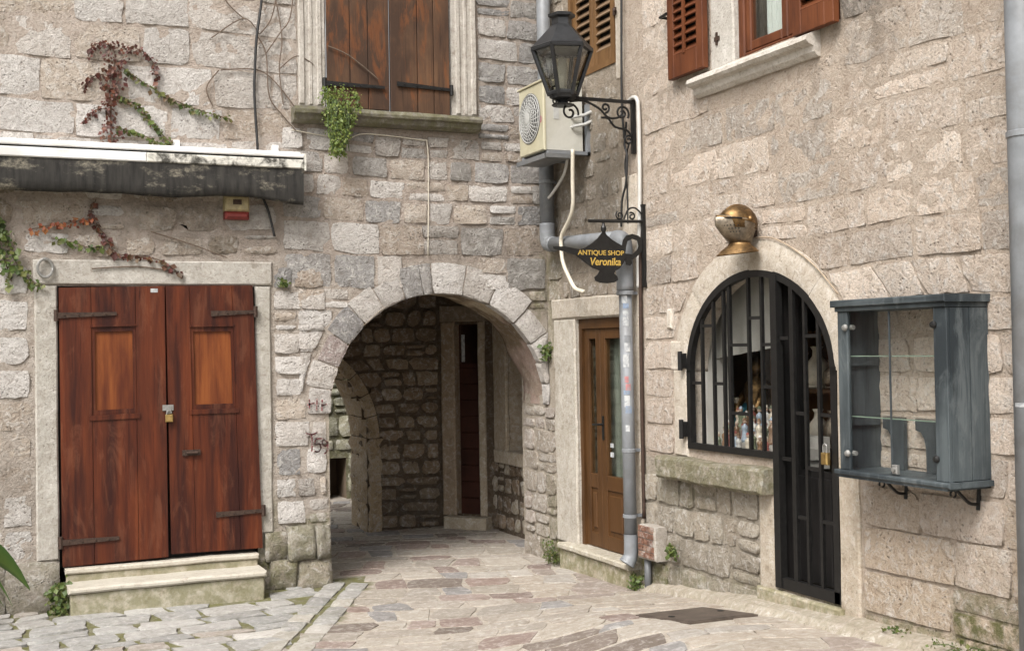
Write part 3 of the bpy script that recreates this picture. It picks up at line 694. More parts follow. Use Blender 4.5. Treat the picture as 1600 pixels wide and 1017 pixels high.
# upper window
fr_t = (0.46, 0.43, 0.385)
for (u0, u1, sg) in ((-2.285, -2.05, 1), (-.915, -.675, -1)):
    o = dressed('window_jamb', FL, u0, u1, 4.0, 6.0, -.1, .03, house, fr_t, 0, .15)
    for k, (a, b, dd) in enumerate(((.0, .05, .044), (.085, .12, .038), (.155, .20, .042))):
        x0, x1 = (u0+a, u0+b) if sg > 0 else (u1-b, u1-a)
        dressed('moulding', FL, x0, x1, 4.02, 6.0, .028, dd, o, fr_t, 0, .1, .008)
def profile_sill(name, fr, u0, u1, z1, prof, parent, tint, moss, stain, mat=M_dressed):
    """a moulded sill: profile (d, dz) swept along u with an uneven edge"""
    n = 26; V, F = [], []; k = len(prof)
    for i in range(n+1):
        u = u0+(u1-u0)*i/n
        for q, (d, dz) in enumerate(prof): V.append(fr.P(u, z1+dz+.006*nz(u*4, q*1.3, 5), d+(.008*nz(u*5, q*1.7, 9) if d > 0 else 0)))
        if i:
            for q in range(k): a = (i-1)*k+q; b = (i-1)*k+(q+1) % k; F.append((a, b, b+k, a+k))
    F += [tuple(range(k)), tuple(range(n*k, n*k+k))[::-1]]
    return meshobj(name, V, F, mat, parent, False, {'tint': tint, 'moss': moss, 'stain': stain})
profile_sill('window_sill', FL, -2.35, -.67, 3.985, [(-.1, 0), (.15, 0), (.16, -.03), (.155, -.055), (.12, -.065), (.105, -.10), (.06, -.125), (-.1, -.125)], house, (.24, .22, .185), .45, .75)
def plank_shutter(us, z0, z1, label, dd):
    m = MB(); m.box(FL, us[0]+.02, us[-1]-.02, z0+.1, z0+.2, -.03, .012)
    s = m.build('shutter', M_plank, house, label=label)
    for a, b in zip(us, us[1:]):
        m = MB(); j = random.uniform(-.006, .006); m.box(FL, a+.003, b-.003, z0+random.uniform(0, .012), z1, .012, .045+j+dd, .004); m.build('plank', M_plank, s)
    return s
sa = plank_shutter([-2.045, -1.84, -1.68, -1.488], 4.0, 6.0, 'left shutter of weathered planks', 0)
sb = plank_shutter([-1.484, -1.235, -1.085, -.935], 3.99, 6.0, 'right shutter of weathered planks', .006)
strap(-2.07, 4.205, -1.54, 4.203, sa, .02, .052, 'l', M_black); strap(-1.43, 4.243, -.925, 4.222, sb, .02, .058, 'r', M_black)

# ------------------------------------------------------------------ passage behind the arch
pas = root('covered_passage', (-1.3, 2.6, 0), 'dim stone passage behind the round archway', 'passage')
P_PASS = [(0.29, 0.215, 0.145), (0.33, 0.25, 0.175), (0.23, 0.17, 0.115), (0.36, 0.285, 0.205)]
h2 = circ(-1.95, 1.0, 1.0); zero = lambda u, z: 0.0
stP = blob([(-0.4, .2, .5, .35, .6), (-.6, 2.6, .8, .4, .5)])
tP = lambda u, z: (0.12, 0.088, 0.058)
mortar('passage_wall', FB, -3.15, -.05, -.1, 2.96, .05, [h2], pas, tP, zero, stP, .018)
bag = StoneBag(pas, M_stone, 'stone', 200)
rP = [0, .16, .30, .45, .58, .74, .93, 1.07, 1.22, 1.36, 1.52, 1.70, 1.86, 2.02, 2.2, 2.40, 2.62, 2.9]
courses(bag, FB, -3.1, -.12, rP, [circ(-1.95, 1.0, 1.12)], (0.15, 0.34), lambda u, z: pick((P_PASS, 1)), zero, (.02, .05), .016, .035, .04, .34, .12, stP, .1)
# jamb of the far archway, lit from the alley
ag = list(np.linspace(0, 115, 10)); 
def reveal_block(a0, a1, straight=None):
    V, F = [], []; n, k = 3, 5; SEED[0] += 1.9; sd_ = SEED[0]
    for i in range(n+1):
        for j in range(k+1):
            y = 2.50+.74*j/k; e = .05*nz(sd_+i*.8, j*.8, 2)+(.016 if j in (0, k) or i in (0, n) else 0)
            if straight: z = straight[0]+(straight[1]-straight[0])*(i/n*.97+.015); V.append((-.95+e, y, z))
            else:
                a = a0+(a1-a0)*(.02+.96*i/n); r = 1.0+e; V.append((-1.95+r*math.cos(a), y, 1.0+r*math.sin(a)))
    for i in range(n):
        for j in range(k): q = i*(k+1)+j; F.append((q, q+1, q+k+2, q+k+1))
    # front face of the block, set proud of the wall, and the back
    for (jj, yy) in ((0, 2.50), (k, 3.24)):
        b0 = len(V)
        for i in range(n+1):
            p = V[i*(k+1)+jj]
            if straight: V.append((p[0]+.13, yy+.015, p[2]))
            else:
                a = a0+(a1-a0)*(.02+.96*i/n); V.append((-1.95+1.13*math.cos(a), yy+.015, 1.0+1.13*math.sin(a)))
        for i in range(n):
            f = (i*(k+1)+jj, (i+1)*(k+1)+jj, b0+i+1, b0+i); F.append(f[::-1] if jj == 0 else f)
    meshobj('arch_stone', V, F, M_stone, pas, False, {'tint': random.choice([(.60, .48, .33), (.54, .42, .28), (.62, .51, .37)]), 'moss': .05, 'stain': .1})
for z0, z1 in zip([0, .3, .56, .8], [.3, .56, .8, 1.0]): reveal_block(0, 0, (z0-.02, z1))
for a0, a1 in zip(ag, ag[1:]): reveal_block(math.radians(a0), math.radians(a1))
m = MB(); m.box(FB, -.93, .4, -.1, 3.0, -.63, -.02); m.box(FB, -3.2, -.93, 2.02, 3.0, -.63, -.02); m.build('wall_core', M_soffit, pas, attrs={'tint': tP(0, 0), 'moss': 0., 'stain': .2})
# splayed wall with the red door
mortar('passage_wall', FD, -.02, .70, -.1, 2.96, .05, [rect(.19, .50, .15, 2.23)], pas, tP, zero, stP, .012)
dt = (.34, .26, .18)
dressed('door_jamb', FD, .03, .20, .13, 2.24, -.15, .03, pas, dt, 0, .1); dressed('door_jamb', FD, .49, .575, .13, 2.24, -.15, .03, pas, (.40, .335, .25), 0, .05)
dressed('lintel', FD, .02, .60, 2.24, 2.42, -.15, .03, pas, (.30, .24, .175), 0, .3)
dressed('door_step', FD, .10, .62, -.05, .13, -.1, .15, pas, (.42, .36, .27), 0, .1)
m = MB(); m.box(FD, .20, .50, .13, 2.24, -.13, -.09); pd = m.build('passage_door', M_passdoor, pas)
for k in range(9):
    m = MB(); z0 = .14+k*.178; m.box(FD, .205, .495, z0, z0+.172, -.09, -.075, .006); m.build('board', M_passdoor, pd)
m = MB(); m.box(FD, .215, .485, 1.78, 2.2, -.09, -.085); m.build('door_pane', M_glass, pd)
m = MB(); m.box(FD, .235, .275, 1.80, 2.10, -.084, -.080); m.build('paper_notice', M_paper, pd)
# side wall with the small window
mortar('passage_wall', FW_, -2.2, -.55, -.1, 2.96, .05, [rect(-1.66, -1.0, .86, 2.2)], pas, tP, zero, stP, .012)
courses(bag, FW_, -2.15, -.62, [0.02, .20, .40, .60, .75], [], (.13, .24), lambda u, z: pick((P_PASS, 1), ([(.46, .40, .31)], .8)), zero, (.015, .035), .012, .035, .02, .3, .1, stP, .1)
bag.flush()
dressed('window_jamb', FW_, -1.99, -1.66, .74, 2.25, -.15, .04, pas, (.42, .35, .26), 0, .1)
dressed('window_sill', FW_, -1.96, -.9, .73, .87, -.15, .06, pas, (.44, .375, .285), 0, .05)
m = MB(); m.box(FW_, -2.1, -.5, .6, 2.5, -.25, -.16); m.build('window_board', M_passdoor, pas)
# wall across the alley, lit from above
alw = root('alley_wall', (-2.0, 5.6, 0), 'greenish rubble wall glimpsed through the far archway', 'wall')
mortar('wall_core', FA, -4.2, 1.6, -.1, 2.3, .07, [rect(-.62, -.30, -.1, .55)], alw, lambda u, z: (.17, .16, .11), lambda u, z: .4, zero, .02)
bag = StoneBag(alw, M_stone, 'stone', 120)
courses(bag, FA, -4.2, 1.6, [.08, .34, .62, .80, 1.10, 1.34, 1.55, 1.76, 1.96, 2.2], [rect(-.62, -.30, -.1, .57)], (.16, .34), lambda u, z: pick(([(.36, .355, .27), (.42, .405, .31), (.31, .31, .245)], 1)), lambda u, z: .25, (.03, .06), .016, .04, .02, .3, .1)
bag.flush()
m = MB(); m.box(FA, -4.2, 1.6, -.1, 2.28, -.6, -.5); m.box(FA, -4.2, 1.6, 2.2, 2.28, -.5, -.03); m.box(FA, -.66, -.62, -.1, .6, -.5, -.02); m.box(FA, -.30, -.26, -.1, .6, -.5, -.02); m.box(FA, -.66, -.26, .56, .6, -.5, -.02); m.build('wall_backing', M_room, alw)

# ------------------------------------------------------------------ right house (shop)
shop = root('shop_house', (1.2, -3.0, 0), 'warm beige stone house holding the arched shop front and the brown glazed door', 'house')
SH = (3.23, 1.75, .85, .70)
shop_win = circ(SH[0], SH[1], SH[2], SH[3], 1.18); shop_door = rect(3.44, 4.08, .34, 1.9)
hD = rect(.56, 1.42, .24, 2.19); hW = rect(3.05, 4.16, 3.89, 9); hS = rect(.55, 1.38, 4.25, 9)
mossR = blob([(.15, .12, .3, .22, 1.0), (.05, .5, .1, .3, .5), (1.75, .2, .3, .18, 1.0), (1.0, .1, .8, .12, 1.0), (2.3, .85, .35, .15, .35), (4.6, .3, .35, .12, .8), (5.3, .35, .45, .28, 1.0), (6, .3, .5, .3, 1.0), (4.0, .28, .4, .10, .9), (.08, 2.5, .12, .6, .6), (3.3, .25, .4, .10, .8), (2.4, .2, .4, .12, .5)])
stainShadeR = blob([(4.45, 3.95, .28, .35, .65), (.9, 3.2, .7, 1.0, .35), (.25, 3.6, .3, .8, .4), (.4, 1.0, .12, .7, .12), (2.2, 3.85, .35, .12, .25), (4.1, 2.55, .35, .12, .22), (2.7, .5, .7, .5, .12), (4.9, .95, .5, .2, .2), (1.55, 3.3, .12, .9, .3), (2.68, 3.42, .05, .30, .45), (3.93, 3.40, .06, .32, .45), (3.2, 3.62, .3, .06, .3), (4.45, 1.0, .06, .25, .4), (5.25, 1.0, .06, .28, .4), (3.05, 2.45, .10, .15, .3), (1.95, 2.1, .10, .5, .25)])  # first blob paints the shadow right of the shutter; the others are stains
def tintR(u, z):
    k = nz(u*1.1, z*1.1, 6)*0.03
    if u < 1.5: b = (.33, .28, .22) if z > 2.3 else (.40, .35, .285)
    elif z < 1.1 and u < 3.3: b = (.35, .31, .25)
    else: b = (.485, .405, .33)
    return tuple(x+k for x in b)
mortar('facade_wall', FR, -.6, 7.5, -.1, 6.6, .03, [shop_win, shop_door, hD, hW, hS], shop, tintR, mossR, stainShadeR, .007, lift=lambda u, z: -0.006 if (z < 1.15 or (u > 4.2 and z < 2.3)) else (-0.003 if z < 2.6 else 0.0))
bag = StoneBag(shop, M_stone, 'stone', 285)
P_R = [(.66, .56, .47), (.63, .53, .44), (.68, .585, .495), (.60, .505, .42)]
P_RL = [(.54, .435, .335), (.57, .465, .36), (.52, .43, .34), (.50, .42, .34)]
SO = circ(SH[0], SH[1]-.02, SH[2]+.20, SH[3]+.20, -1)
# passage jamb and the corner up to the door frame
courses(bag, FR, -.57, .14, [-.05, .2, .42, .60, .80, .98, 1.18, 1.40], [], (.16, .34), lambda u, z: pick(([(.42, .375, .32), (.40, .35, .29), (.44, .385, .335)], 1)), mossR, (.004, .02), .012, .03, .02, .26, .10, stainShadeR, .2, True)
# darker stones above the brown door
courses(bag, FR, .03, 1.42, [2.36, 2.55, 2.75, 2.96, 3.16, 3.36, 3.55, 3.75, 3.95, 4.12, 4.28, 4.5, 4.75, 5.0, 5.3, 5.6, 6.0], [rect(.45, 1.46, 4.22, 9)], (.14, .30), lambda u, z: pick(([(.36, .31, .25), (.42, .365, .30), (.32, .28, .225)], 1)), mossR, (-.004, .012), .010, .05, .02, .34, .12, stainShadeR, .1)
# main facade
courses(bag, FR, 1.80, 7.4, [2.62, 2.84, 3.08, 3.32, 3.57, 3.86, 4.12, 4.40, 4.7, 5.0, 5.35, 5.7, 6.1], [rect(2.72, 4.18, 3.68, 9), SO], (.30, .62), lambda u, z: pick((P_R, 4), ([(.48, .42, .36)], .5)), mossR, (.000, .006), .007, .026, .03, .10, .07, stainShadeR, .12, True)
courses(bag, FR, 1.76, 7.4, [1.12, 1.34, 1.55, 1.76, 1.98, 2.18, 2.40, 2.62], [circ(SH[0], SH[1], SH[2]+.21, SH[3]+.21, 1.0), rect(4.0, 4.27, .2, 1.8)], (.26, .52), lambda u, z: pick((P_R, 4), ([(.50, .43, .365)], .5)), mossR, (.002, .009), .007, .024, .03, .10, .07, stainShadeR, .12, True)
courses(bag, FR, 1.72, 3.24, [.05, .30, .52, .74, .97], [], (.15, .32), lambda u, z: pick(([(.40, .35, .28), (.36, .32, .26), (.43, .385, .315)], 1)), mossR, (.012, .026), .009, .026, .02, .18, .07, stainShadeR, .12, True)
courses(bag, FR, 4.28, 7.4, [.12, .36, .62, .88, 1.12], [], (.32, .66), lambda u, z: pick((P_RL, 3), (P_R, .8)), mossR, (.009, .016), .004, .018, .02, .10, .04, stainShadeR, .05, True)
bag.flush()
# plaster strip beside the door pipe
o = dressed('plaster_strip', FR, 1.46, 1.70, .35, 3.3, -.02, .018, shop, (.50, .44, .36), 0, .12, .012, M_dressed, .02)
# shop arch surround
st_t = (.50, .445, .37)
def surround(a0, a1, name='arch_stone', ro=.17):
    def base(s, t):
        a = math.radians(a0+(a1-a0)*(.004+.992*s)); k = -.01+(ro+.01)*t+.012*nz(a*3, t, 4)*t
        return FR.P(SH[0]+(SH[2]+k)*math.cos(a), SH[1]+(SH[3]+k)*math.sin(a), 0)
    V, F = stone_geo(base, FR.n, 14, 3, .022, .003, .01, .006, .16)
    meshobj(name, V, F, M_dressed, shop, True, {'tint': st_t, 'moss': 0.0, 'stain': .08})
surround(180, 138); surround(138, 92, ro=.19); surround(92, 45, ro=.19); surround(45, 2)
dressed('impost', FR, 2.17, 2.385, 1.76, 1.98, -.1, .026, shop, (.52, .465, .39), 0, .05)
dressed('door_jamb', FR, 2.20, 2.385, 1.13, 1.765, -.14, .020, shop, st_t, 0, .1)
dressed('door_jamb', FR, 4.08, 4.26, .26, 1.78, -.14, .020, shop, (.49, .42, .34), .15, .1)
dressed('door_jamb', FR, 3.25, 3.445, .22, .97, -.14, .016, shop, (.45, .39, .315), .1, .1)
dressed('threshold', FR, 3.25, 4.12, .05, .34, -.3, .05, shop, (.42, .37, .28), .55, .1)
dressed('window_sill', FR, 2.08, 3.435, .955, 1.125, -.12, .135, shop, (.40, .355, .275), .55, .15, .022, M_stone, .022)
# black arched grille of the shop front
def epts(k, a0, a1, n, d): return [FR.P(SH[0]+(SH[2]+k)*math.cos(a0+(a1-a0)*i/n), SH[1]+(SH[3]+k)*math.sin(a0+(a1-a0)*i/n), d) for i in range(n+1)]
def ez(v, k=0.0): q = 1-((v-SH[0])/(SH[2]+k))**2; return SH[1]+(SH[3]+k)*math.sqrt(max(0, q))
def eband(m, k0, k1, d0, d1, a0, a1, n=36):
    V = []; F = []
    for i in range(n+1):
        a = a0+(a1-a0)*i/n
        for k, d in ((k0, d0), (k0, d1), (k1, d1), (k1, d0)): V.append(FR.P(SH[0]+(SH[2]+k)*math.cos(a), SH[1]+(SH[3]+k)*math.sin(a), d))
        if i: b = (i-1)*4; F += [(b+q, b+(q+1) % 4, b+4+(q+1) % 4, b+4+q) for q in range(4)]
    F += [(0, 1, 2, 3), (n*4+3, n*4+2, n*4+1, n*4)]; m.add(V, F)
G0, G1 = -.025, .018
m = MB(); eband(m, -.055, -.004, G0, G1, 0, PI)
m.box(FR, 2.385, 2.435, 1.19, 1.76, G0, G1); m.box(FR, 2.435, 3.44, 1.19, 1.235, G0, G1)
gw = m.build('window_grille', M_black, shop)
bars = [2.58, 2.73, 2.86, 2.93, 3.16, 3.31]
for k, v in enumerate(bars):
    m = MB(); w = .016 if k == 3 else .0115; m.box(FR, v-w, v+w, 1.235, ez(v, -.03), -.012, .010); m.build('bar', M_black, gw)
for (a, b, z) in ((2.58, 2.73, 2.08), (2.435, 2.58, 1.67), (2.73, 2.86, 1.67), (2.93, 3.16, 1.94), (3.16, 3.31, 2.12), (3.31, 3.43, 1.94), (3.31, 3.43, 1.66), (2.93, 3.16, 1.47)):
    m = MB(); m.box(FR, min(a, b)+.0115, max(a, b)-.0115, z-.011, z+.011, -.010, .008); m.build('crossbar', M_black, gw)
for z in (1.33, 1.83):
    m = MB(); m.box(FR, 2.335, 2.39, z-.055, z+.055, .012, .05); m.tube([FR.P(2.36, z-.07, .055), FR.P(2.36, z+.07, .055)], .018); m.build('hinge', M_black, gw)
# grille door
m = MB(); m.box(FR, 3.435, 3.50, .36, ez(3.47, -.03), G0, G1+.008); m.box(FR, 3.50, 4.075, .36, .43, G0, G1)
m.box(FR, 4.025, 4.08, .36, 1.80, G0, G1)
gd = m.build('grille_door', M_black, shop, label='black iron grille door in the right part of the shop arch')
db = [3.635, 3.765, 3.90]
for v in db:
    m = MB(); w = .020 if v == 3.635 else .012; m.box(FR, v-w, v+w, .43, ez(v, -.03), -.012, .010); m.build('bar', M_black, gd)
for (a, b, z) in ((3.50, 3.615, 1.98), (3.765, 3.90, 1.99), (3.655, 3.765, 1.50), (3.90, 4.025, 1.50), (3.50, 3.615, 1.20), (3.765, 3.90, 1.16), (3.655, 3.765, .84), (3.90, 4.025, .84)):
    m = MB(); m.box(FR, a+.012, b-.012, z-.011, z+.011, -.010, .008); m.build('crossbar', M_black, gd)
m = MB(); m.box(FR, 3.4455, 3.454, .36, 2.40, -.15, -.03); m.build('door_lining', M_blackwood, shop)
# glazed door and window behind the grille
m = MB(); m.box(FR, 3.44, 4.08, .34, 1.12, -.20, -.15); m.box(FR, 3.44, 3.50, 1.12, 2.42, -.2, -.15); m.box(FR, 4.0, 4.08, 1.12, 1.95, -.2, -.15)
sdoor = m.build('shop_door', M_blackwood, shop)
for k in range(5):
    m = MB(); m.box(FR, 3.47+k*.118, 3.47+k*.118+.110, .40, 1.08, -.15, -.135, .006); m.build('board', M_blackwood, sdoor)
def epane(v0, v1, z0, k=-.06, n=14):
    return [(v0, z0), (v1, z0)]+[(v1+(v0-v1)*i/n, max(z0+.01, ez(v1+(v0-v1)*i/n, k))) for i in range(n+1)]
m = MB(); m.prism(FR, epane(3.50, 4.02, 1.12), -.178, -.172); m.build('door_pane', M_glassclear, sdoor)
m = MB(); m.prism(FR, epane(2.44, 3.44, 1.2), -.128, -.122); m.build('window_pane', M_glassclear, shop)
# shop room
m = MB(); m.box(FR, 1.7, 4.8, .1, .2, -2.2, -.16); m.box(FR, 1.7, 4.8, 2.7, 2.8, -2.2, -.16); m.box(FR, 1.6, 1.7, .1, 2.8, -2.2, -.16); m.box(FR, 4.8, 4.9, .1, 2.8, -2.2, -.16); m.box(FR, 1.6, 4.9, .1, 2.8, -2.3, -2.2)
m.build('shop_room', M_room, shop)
m = MB(); m.box(FR, 2.02, 3.40, 1.10, 1.165, -.46, -.14); m.box(FR, 2.02, 2.66, 1.10, 1.164, -.80, -.46); m.build('display_shelf', M_roomwhite, shop)
m = MB(); m.box(FR, 2.25, 2.39, 1.2, 2.2, -.35, -.145); m.box(FR, 1.95, 2.25, 1.2, 2.6, -.38, -.33); m.build('window_reveal', M_roomwhite, shop)
def cloth(name, fr, v0, v1, z0, z1, d, mat, par, amp=.015, waves=6, slant=0.0):
    V, F = [], []; n = 48; k = 8
    for j in range(k+1):
        for i in range(n+1):
            u = v0+(v1-v0)*i/n; z = z0+(z1-z0)*j/k+(slant*(1-i/n) if j == 0 else 0)
            V.append(fr.P(u, z, d+amp*math.sin(i/n*waves*2*PI+.5*math.sin(j))*(1-.3*j/k)))
    for j in range(k):
        for i in range(n): q = j*(n+1)+i; F.append((q, q+1, q+n+2, q+n+1))
    return meshobj(name, V, F, mat, par, True)
cloth('curtain', FR, 2.10, 2.27, 1.18, 2.5, -.26, M_curtain, shop, .014, 3)
cloth('curtain', FR, 2.27, 3.44, 1.95, 2.6, -.24, M_greycurtain, shop, .010, 5, -.12)
# display wares: each a little thing of its own
def lathe_thing(name, label, cat, group, p, parts, s=1.0):
    r = root(name, p, label, cat, group)
    for (nm, mat, prof, n) in parts:
        m = MB(); m.lathe(p, [(a*s, b*s) for a, b in prof], n); m.build(nm, mat, r, True)
    return r
fig_cols = {'white': (.60, .585, .555), 'blue': (.33, .39, .46), 'red': (.24, .075, .06), 'brown': (.20, .12, .07), 'green': (.15, .17, .11), 'cream': (.52, .46, .37)}
FM = {k: paint('figurine_'+k, c, .35, 0, .2, 30) for k, c in fig_cols.items()}
M_face = paint('figurine_face', (.50, .36, .28), .4)
body = [(.0, 0), (.034, 0), (.036, .012), (.028, .03), (.022, .07), (.020, .085), (.027, .10), (.024, .118), (.010, .13), (.010, .137)]
head = [(.004, .134), (.014, .141), (.017, .152), (.014, .164), (.004, .171)]
hat = [(.020, .160), (.020, .164), (.012, .166), (.010, .178), (.002, .182)]
spots = []
for k in range(33):
    row = k % 3; v = 2.32+(k//3)*.072+random.uniform(-.02, .02); d = -.20-row*.10+random.uniform(-.02, .02)
    spots.append((v, d, row))
names = list(FM)
for k, (v, d, row) in enumerate(spots):
    c = names[(k//3*5) % 6]; hc = names[(k//3*5+1+row+(k//18)*2) % 6]
    lathe_thing('figurine', 'porcelain figurine in %s robe and %s hat, %s row of the shop window display' % (c, hc, ('front', 'middle', 'back')[row]), 'figurine', 'porcelain figurines in the shop window', FR.P(v, 1.166+row*.075, d), [('robe', FM[c], body, 10), ('head', M_face, head, 8), ('hat', FM[hc], hat, 8)], random.uniform(.75, 1.1))
for row in (1, 2):
    m = MB(); m.box(FR, 2.28, 3.42, 1.165, 1.165+row*.075-.001, -.25-row*.10, -.25-row*.10+.098); m.build('display_tier', M_roomwhite, shop)
t = root('statue', FR.P(2.40, 1.166, -.60), 'tall dull gold seated statue behind the figurines in the shop window', 'statue')
m = MB(); m.lathe(FR.P(2.40, 1.166, -.60), [(.13, 0), (.14, .05), (.12, .10), (.10, .2), (.085, .32), (.11, .42), (.10, .48), (.04, .54), (.035, .56)], 14); m.build('torso', M_brass, t, True)
m = MB(); m.lathe(FR.P(2.40, 1.70, -.60), [(.01, 0), (.055, .03), (.065, .08), (.05, .13), (.02, .16), (.012, .20)], 12); m.build('head', M_brass, t, True)
m = MB(); m.tube([FR.P(2.30, 1.60, -.58), FR.P(2.27, 1.48, -.50), FR.P(2.35, 1.42, -.44)], [.035, .03, .022]); m.tube([FR.P(2.50, 1.60, -.58), FR.P(2.53, 1.48, -.50), FR.P(2.45, 1.42, -.44)], [.035, .03, .022]); m.build('arms', M_brass, t, True)
t = root('blue_box', FR.P(2.16, 1.166, -.5), 'blue painted box standing at the left end of the shop display', 'box')
Mb = paint('blue_tin', (.05, .20, .26), .4, 0, .3, 20)
m = MB(); m.box(FR, 2.06, 2.28, 1.166, 1.50, -.62, -.48, .01); m.build('body', Mb, t); m = MB(); m.box(FR, 2.05, 2.29, 1.50, 1.54, -.63, -.47, .01); m.build('lid', FM['cream'], t)
t = root('shelf_unit', FR.P(3.1, .2, -.65), 'tall dark wooden shelf unit standing inside behind the grille door', 'shelf')
m = MB(); m.box(FR, 2.70, 2.73, .2, 2.3, -.80, -.50); m.box(FR, 3.52, 3.55, .2, 2.3, -.80, -.50); m.box(FR, 2.73, 3.52, .2, 2.3, -.82, -.80); m.build('frame', M_brown, t)
for z in (.8, 1.2, 1.6, 2.0):
    m = MB(); m.box(FR, 2.73, 3.52, z, z+.03, -.80, -.50); m.build('shelf', M_brown, t)
jar = [(.0, 0), (.04, 0), (.062, .05), (.058, .12), (.025, .16), (.022, .19), (.034, .21), (.02, .211)]
for k in range(10):
    v = 2.80+(k % 5)*.155; z = 1.231 if k < 5 else 1.631
    mat = [M_brass, FM['brown'], FM['cream'], M_steel, M_brass][k % 5]; nm = ['brass', 'brown', 'cream', 'pewter', 'gilt'][k % 5]
    lathe_thing('vase', '%s vase on the %s board of the shelf behind the grille door' % (nm, 'lower' if k < 5 else 'upper'), 'vase', 'vases on the shelf unit', FR.P(v, z, -.60), [('body', mat, jar, 12), ('foot_ring', mat, [(.045, 0), (.05, .008), (.044, .016)], 12)], random.uniform(.9, 1.4))
# padlock on the grille door
p = root('padlock', FR.P(3.995, 1.24, .05), 'brass padlock hanging on the black grille door of the shop', 'padlock')
m = MB(); m.box(FR, 3.965, 4.025, 1.20, 1.275, .03, .058, .008); m.build('lock_body', M_lock, p)
m = MB(); m.tube([FR.P(3.978, 1.27, .044)]+arc((3.995, 1.31), .017, PI, 0, 8, FR, .044)+[FR.P(4.012, 1.27, .044)], .0055, 6); m.build('shackle', M_zinc, p)

# brown glazed double door in its stone frame
jt = (.50, .46, .40)
dressed('door_jamb', FR, .15, .565, .22, 2.19, -.14, .015, shop, jt, .12, .15, .014, M_dressed, .012)
dressed('lintel', FR, .12, 1.52, 2.19, 2.37, -.14, .02, shop, (.47, .42, .35), 0, .2, .014, M_dressed, .01)
dressed('door_jamb', FR, 1.40, 1.56, .22, 2.19, -.14, .012, shop, jt, .1, .1)
dressed('threshold', FR, .36, 1.62, .185, .235, -.14, .12, shop, (.47, .43, .35), .15, .1)
dressed('threshold_riser', FR, .34, 1.60, -.08, .185, -.1, .085, shop, (.40, .355, .265), .6, .1)
m = MB(); m.box(FR, .56, .62, .235, 2.19, -.11, -.03); m.box(FR, 1.36, 1.41, .235, 2.19, -.11, -.03); m.box(FR, .62, 1.36, 2.10, 2.19, -.11, -.03); m.build('door_frame', M_brown, shop)
for (a, b, sg) in ((.62, .915, 0), (.915, 1.36, 1)):
    m = MB(); d0, d1 = -.10, -.05; w = .085
    m.box(FR, a+.002, a+w, .24, 2.10, d0, d1, .004); m.box(FR, b-w, b-.002, .24, 2.10, d0, d1, .004); m.box(FR, a+w, b-w, 2.01, 2.10, d0, d1, .004); m.box(FR, a+w, b-w, .74, .86, d0, d1, .004); m.box(FR, a+w, b-w, .24, .36, d0, d1, .004)
    lf = m.build('glazed_door_leaf', M_brown, shop)
    m = MB(); m.box(FR, a+w, b-w, .86, 2.01, -.078, -.072); m.build('pane', M_glass, lf)
    m = MB(); m.box(FR, a+w, b-w, .36, .74, -.09, -.065); m.box(FR, a+w+.03, b-w-.03, .40, .70, -.07, -.052, .012); m.build('panel', M_brown, lf)
    if sg:
        m = MB(); m.box(FR, a+.025, a+.055, 1.16, 1.36, -.05, -.042); m.tube([FR.P(a+.04, 1.29, -.045), FR.P(a+.04, 1.29, .0), FR.P(a-.06, 1.285, .0)], .010); m.build('handle', M_black, lf)
        m = MB(); m.box(FR, a+w+.03, a+w+.09, 1.02, 1.06, -.0715, -.0705); m.box(FR, a+w+.03, a+w+.09, 1.10, 1.135, -.0715, -.0705); m.build('sticker', M_paper, lf)
cloth('door_curtain', FR, .66, 1.34, .80, 2.05, -.16, paint('grey_green_curtain', (.20, .205, .17), .95, 0, .2, 6), shop, .006, 7)
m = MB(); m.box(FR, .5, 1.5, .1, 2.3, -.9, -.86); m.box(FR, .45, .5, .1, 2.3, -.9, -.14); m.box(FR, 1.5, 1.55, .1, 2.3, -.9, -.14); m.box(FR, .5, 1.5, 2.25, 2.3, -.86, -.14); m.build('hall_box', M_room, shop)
# louvred window above the air conditioner
def louvre(parent, fr, v0, v1, z0, z1, d0, d1, mats, st, rails, pitch=.055, name='shutter', label=None, clip=None):
    m = MB(); m.box(fr, v0, v0+st, z0, z1, d0, d1, .004); m.box(fr, v1-st, v1, z0, z1, d0, d1, .004); m.box(fr, v0+st, v1-st, z0, z0+rails, d0, d1, .004); m.box(fr, v0+st, v1-st, z1-rails, z1, d0, d1, .004)
    o = m.build(name, mats[0], parent, label=label); z = z0+rails+.02; me = None; dm = (d0+d1)/2
    while z < z1-rails-.02:
        c = fr.P((v0+v1)/2, z, dm)
        if me is None:
            mb = MB(); t = Vector((0, 0, 1))*.026+fr.n*(-.5)*(d1-d0)*.9; mb.obox(c, fr.u*((v1-v0)/2-st), t, t.cross(fr.u).normalized()*.005); s = mb.build('slat', mats[1], o); me = s.data
        else: s = bpy.data.objects.new('slat', me); put(s, c, o)
        z += pitch
    m = MB(); m.box(fr, v0+st*.5, v1-st*.5, z0+rails*.5, z1-rails*.5, d0-.012, d0-.004); m.build('shutter_backing', M_blackwood, o)
    return o
m = MB(); m.box(FR, .55, .60, 4.25, 6.3, -.10, .012); m.box(FR, 1.33, 1.38, 4.25, 6.3, -.10, .012); m.box(FR, .60, 1.33, 4.25, 4.30, -.10, .012); m.build('window_frame', M_tan, shop)
louvre(shop, FR, .605, .96, 4.305, 6.2, -.055, -.01, (M_tan, M_tanh), .055, .11, .072, 'louvred_shutter', 'tan left louvred shutter above the air conditioner'); louvre(shop, FR, .965, 1.325, 4.305, 6.2, -.055, -.01, (M_tan, M_tanh), .055, .11, .072, 'louvred_shutter', 'tan right louvred shutter above the air conditioner')
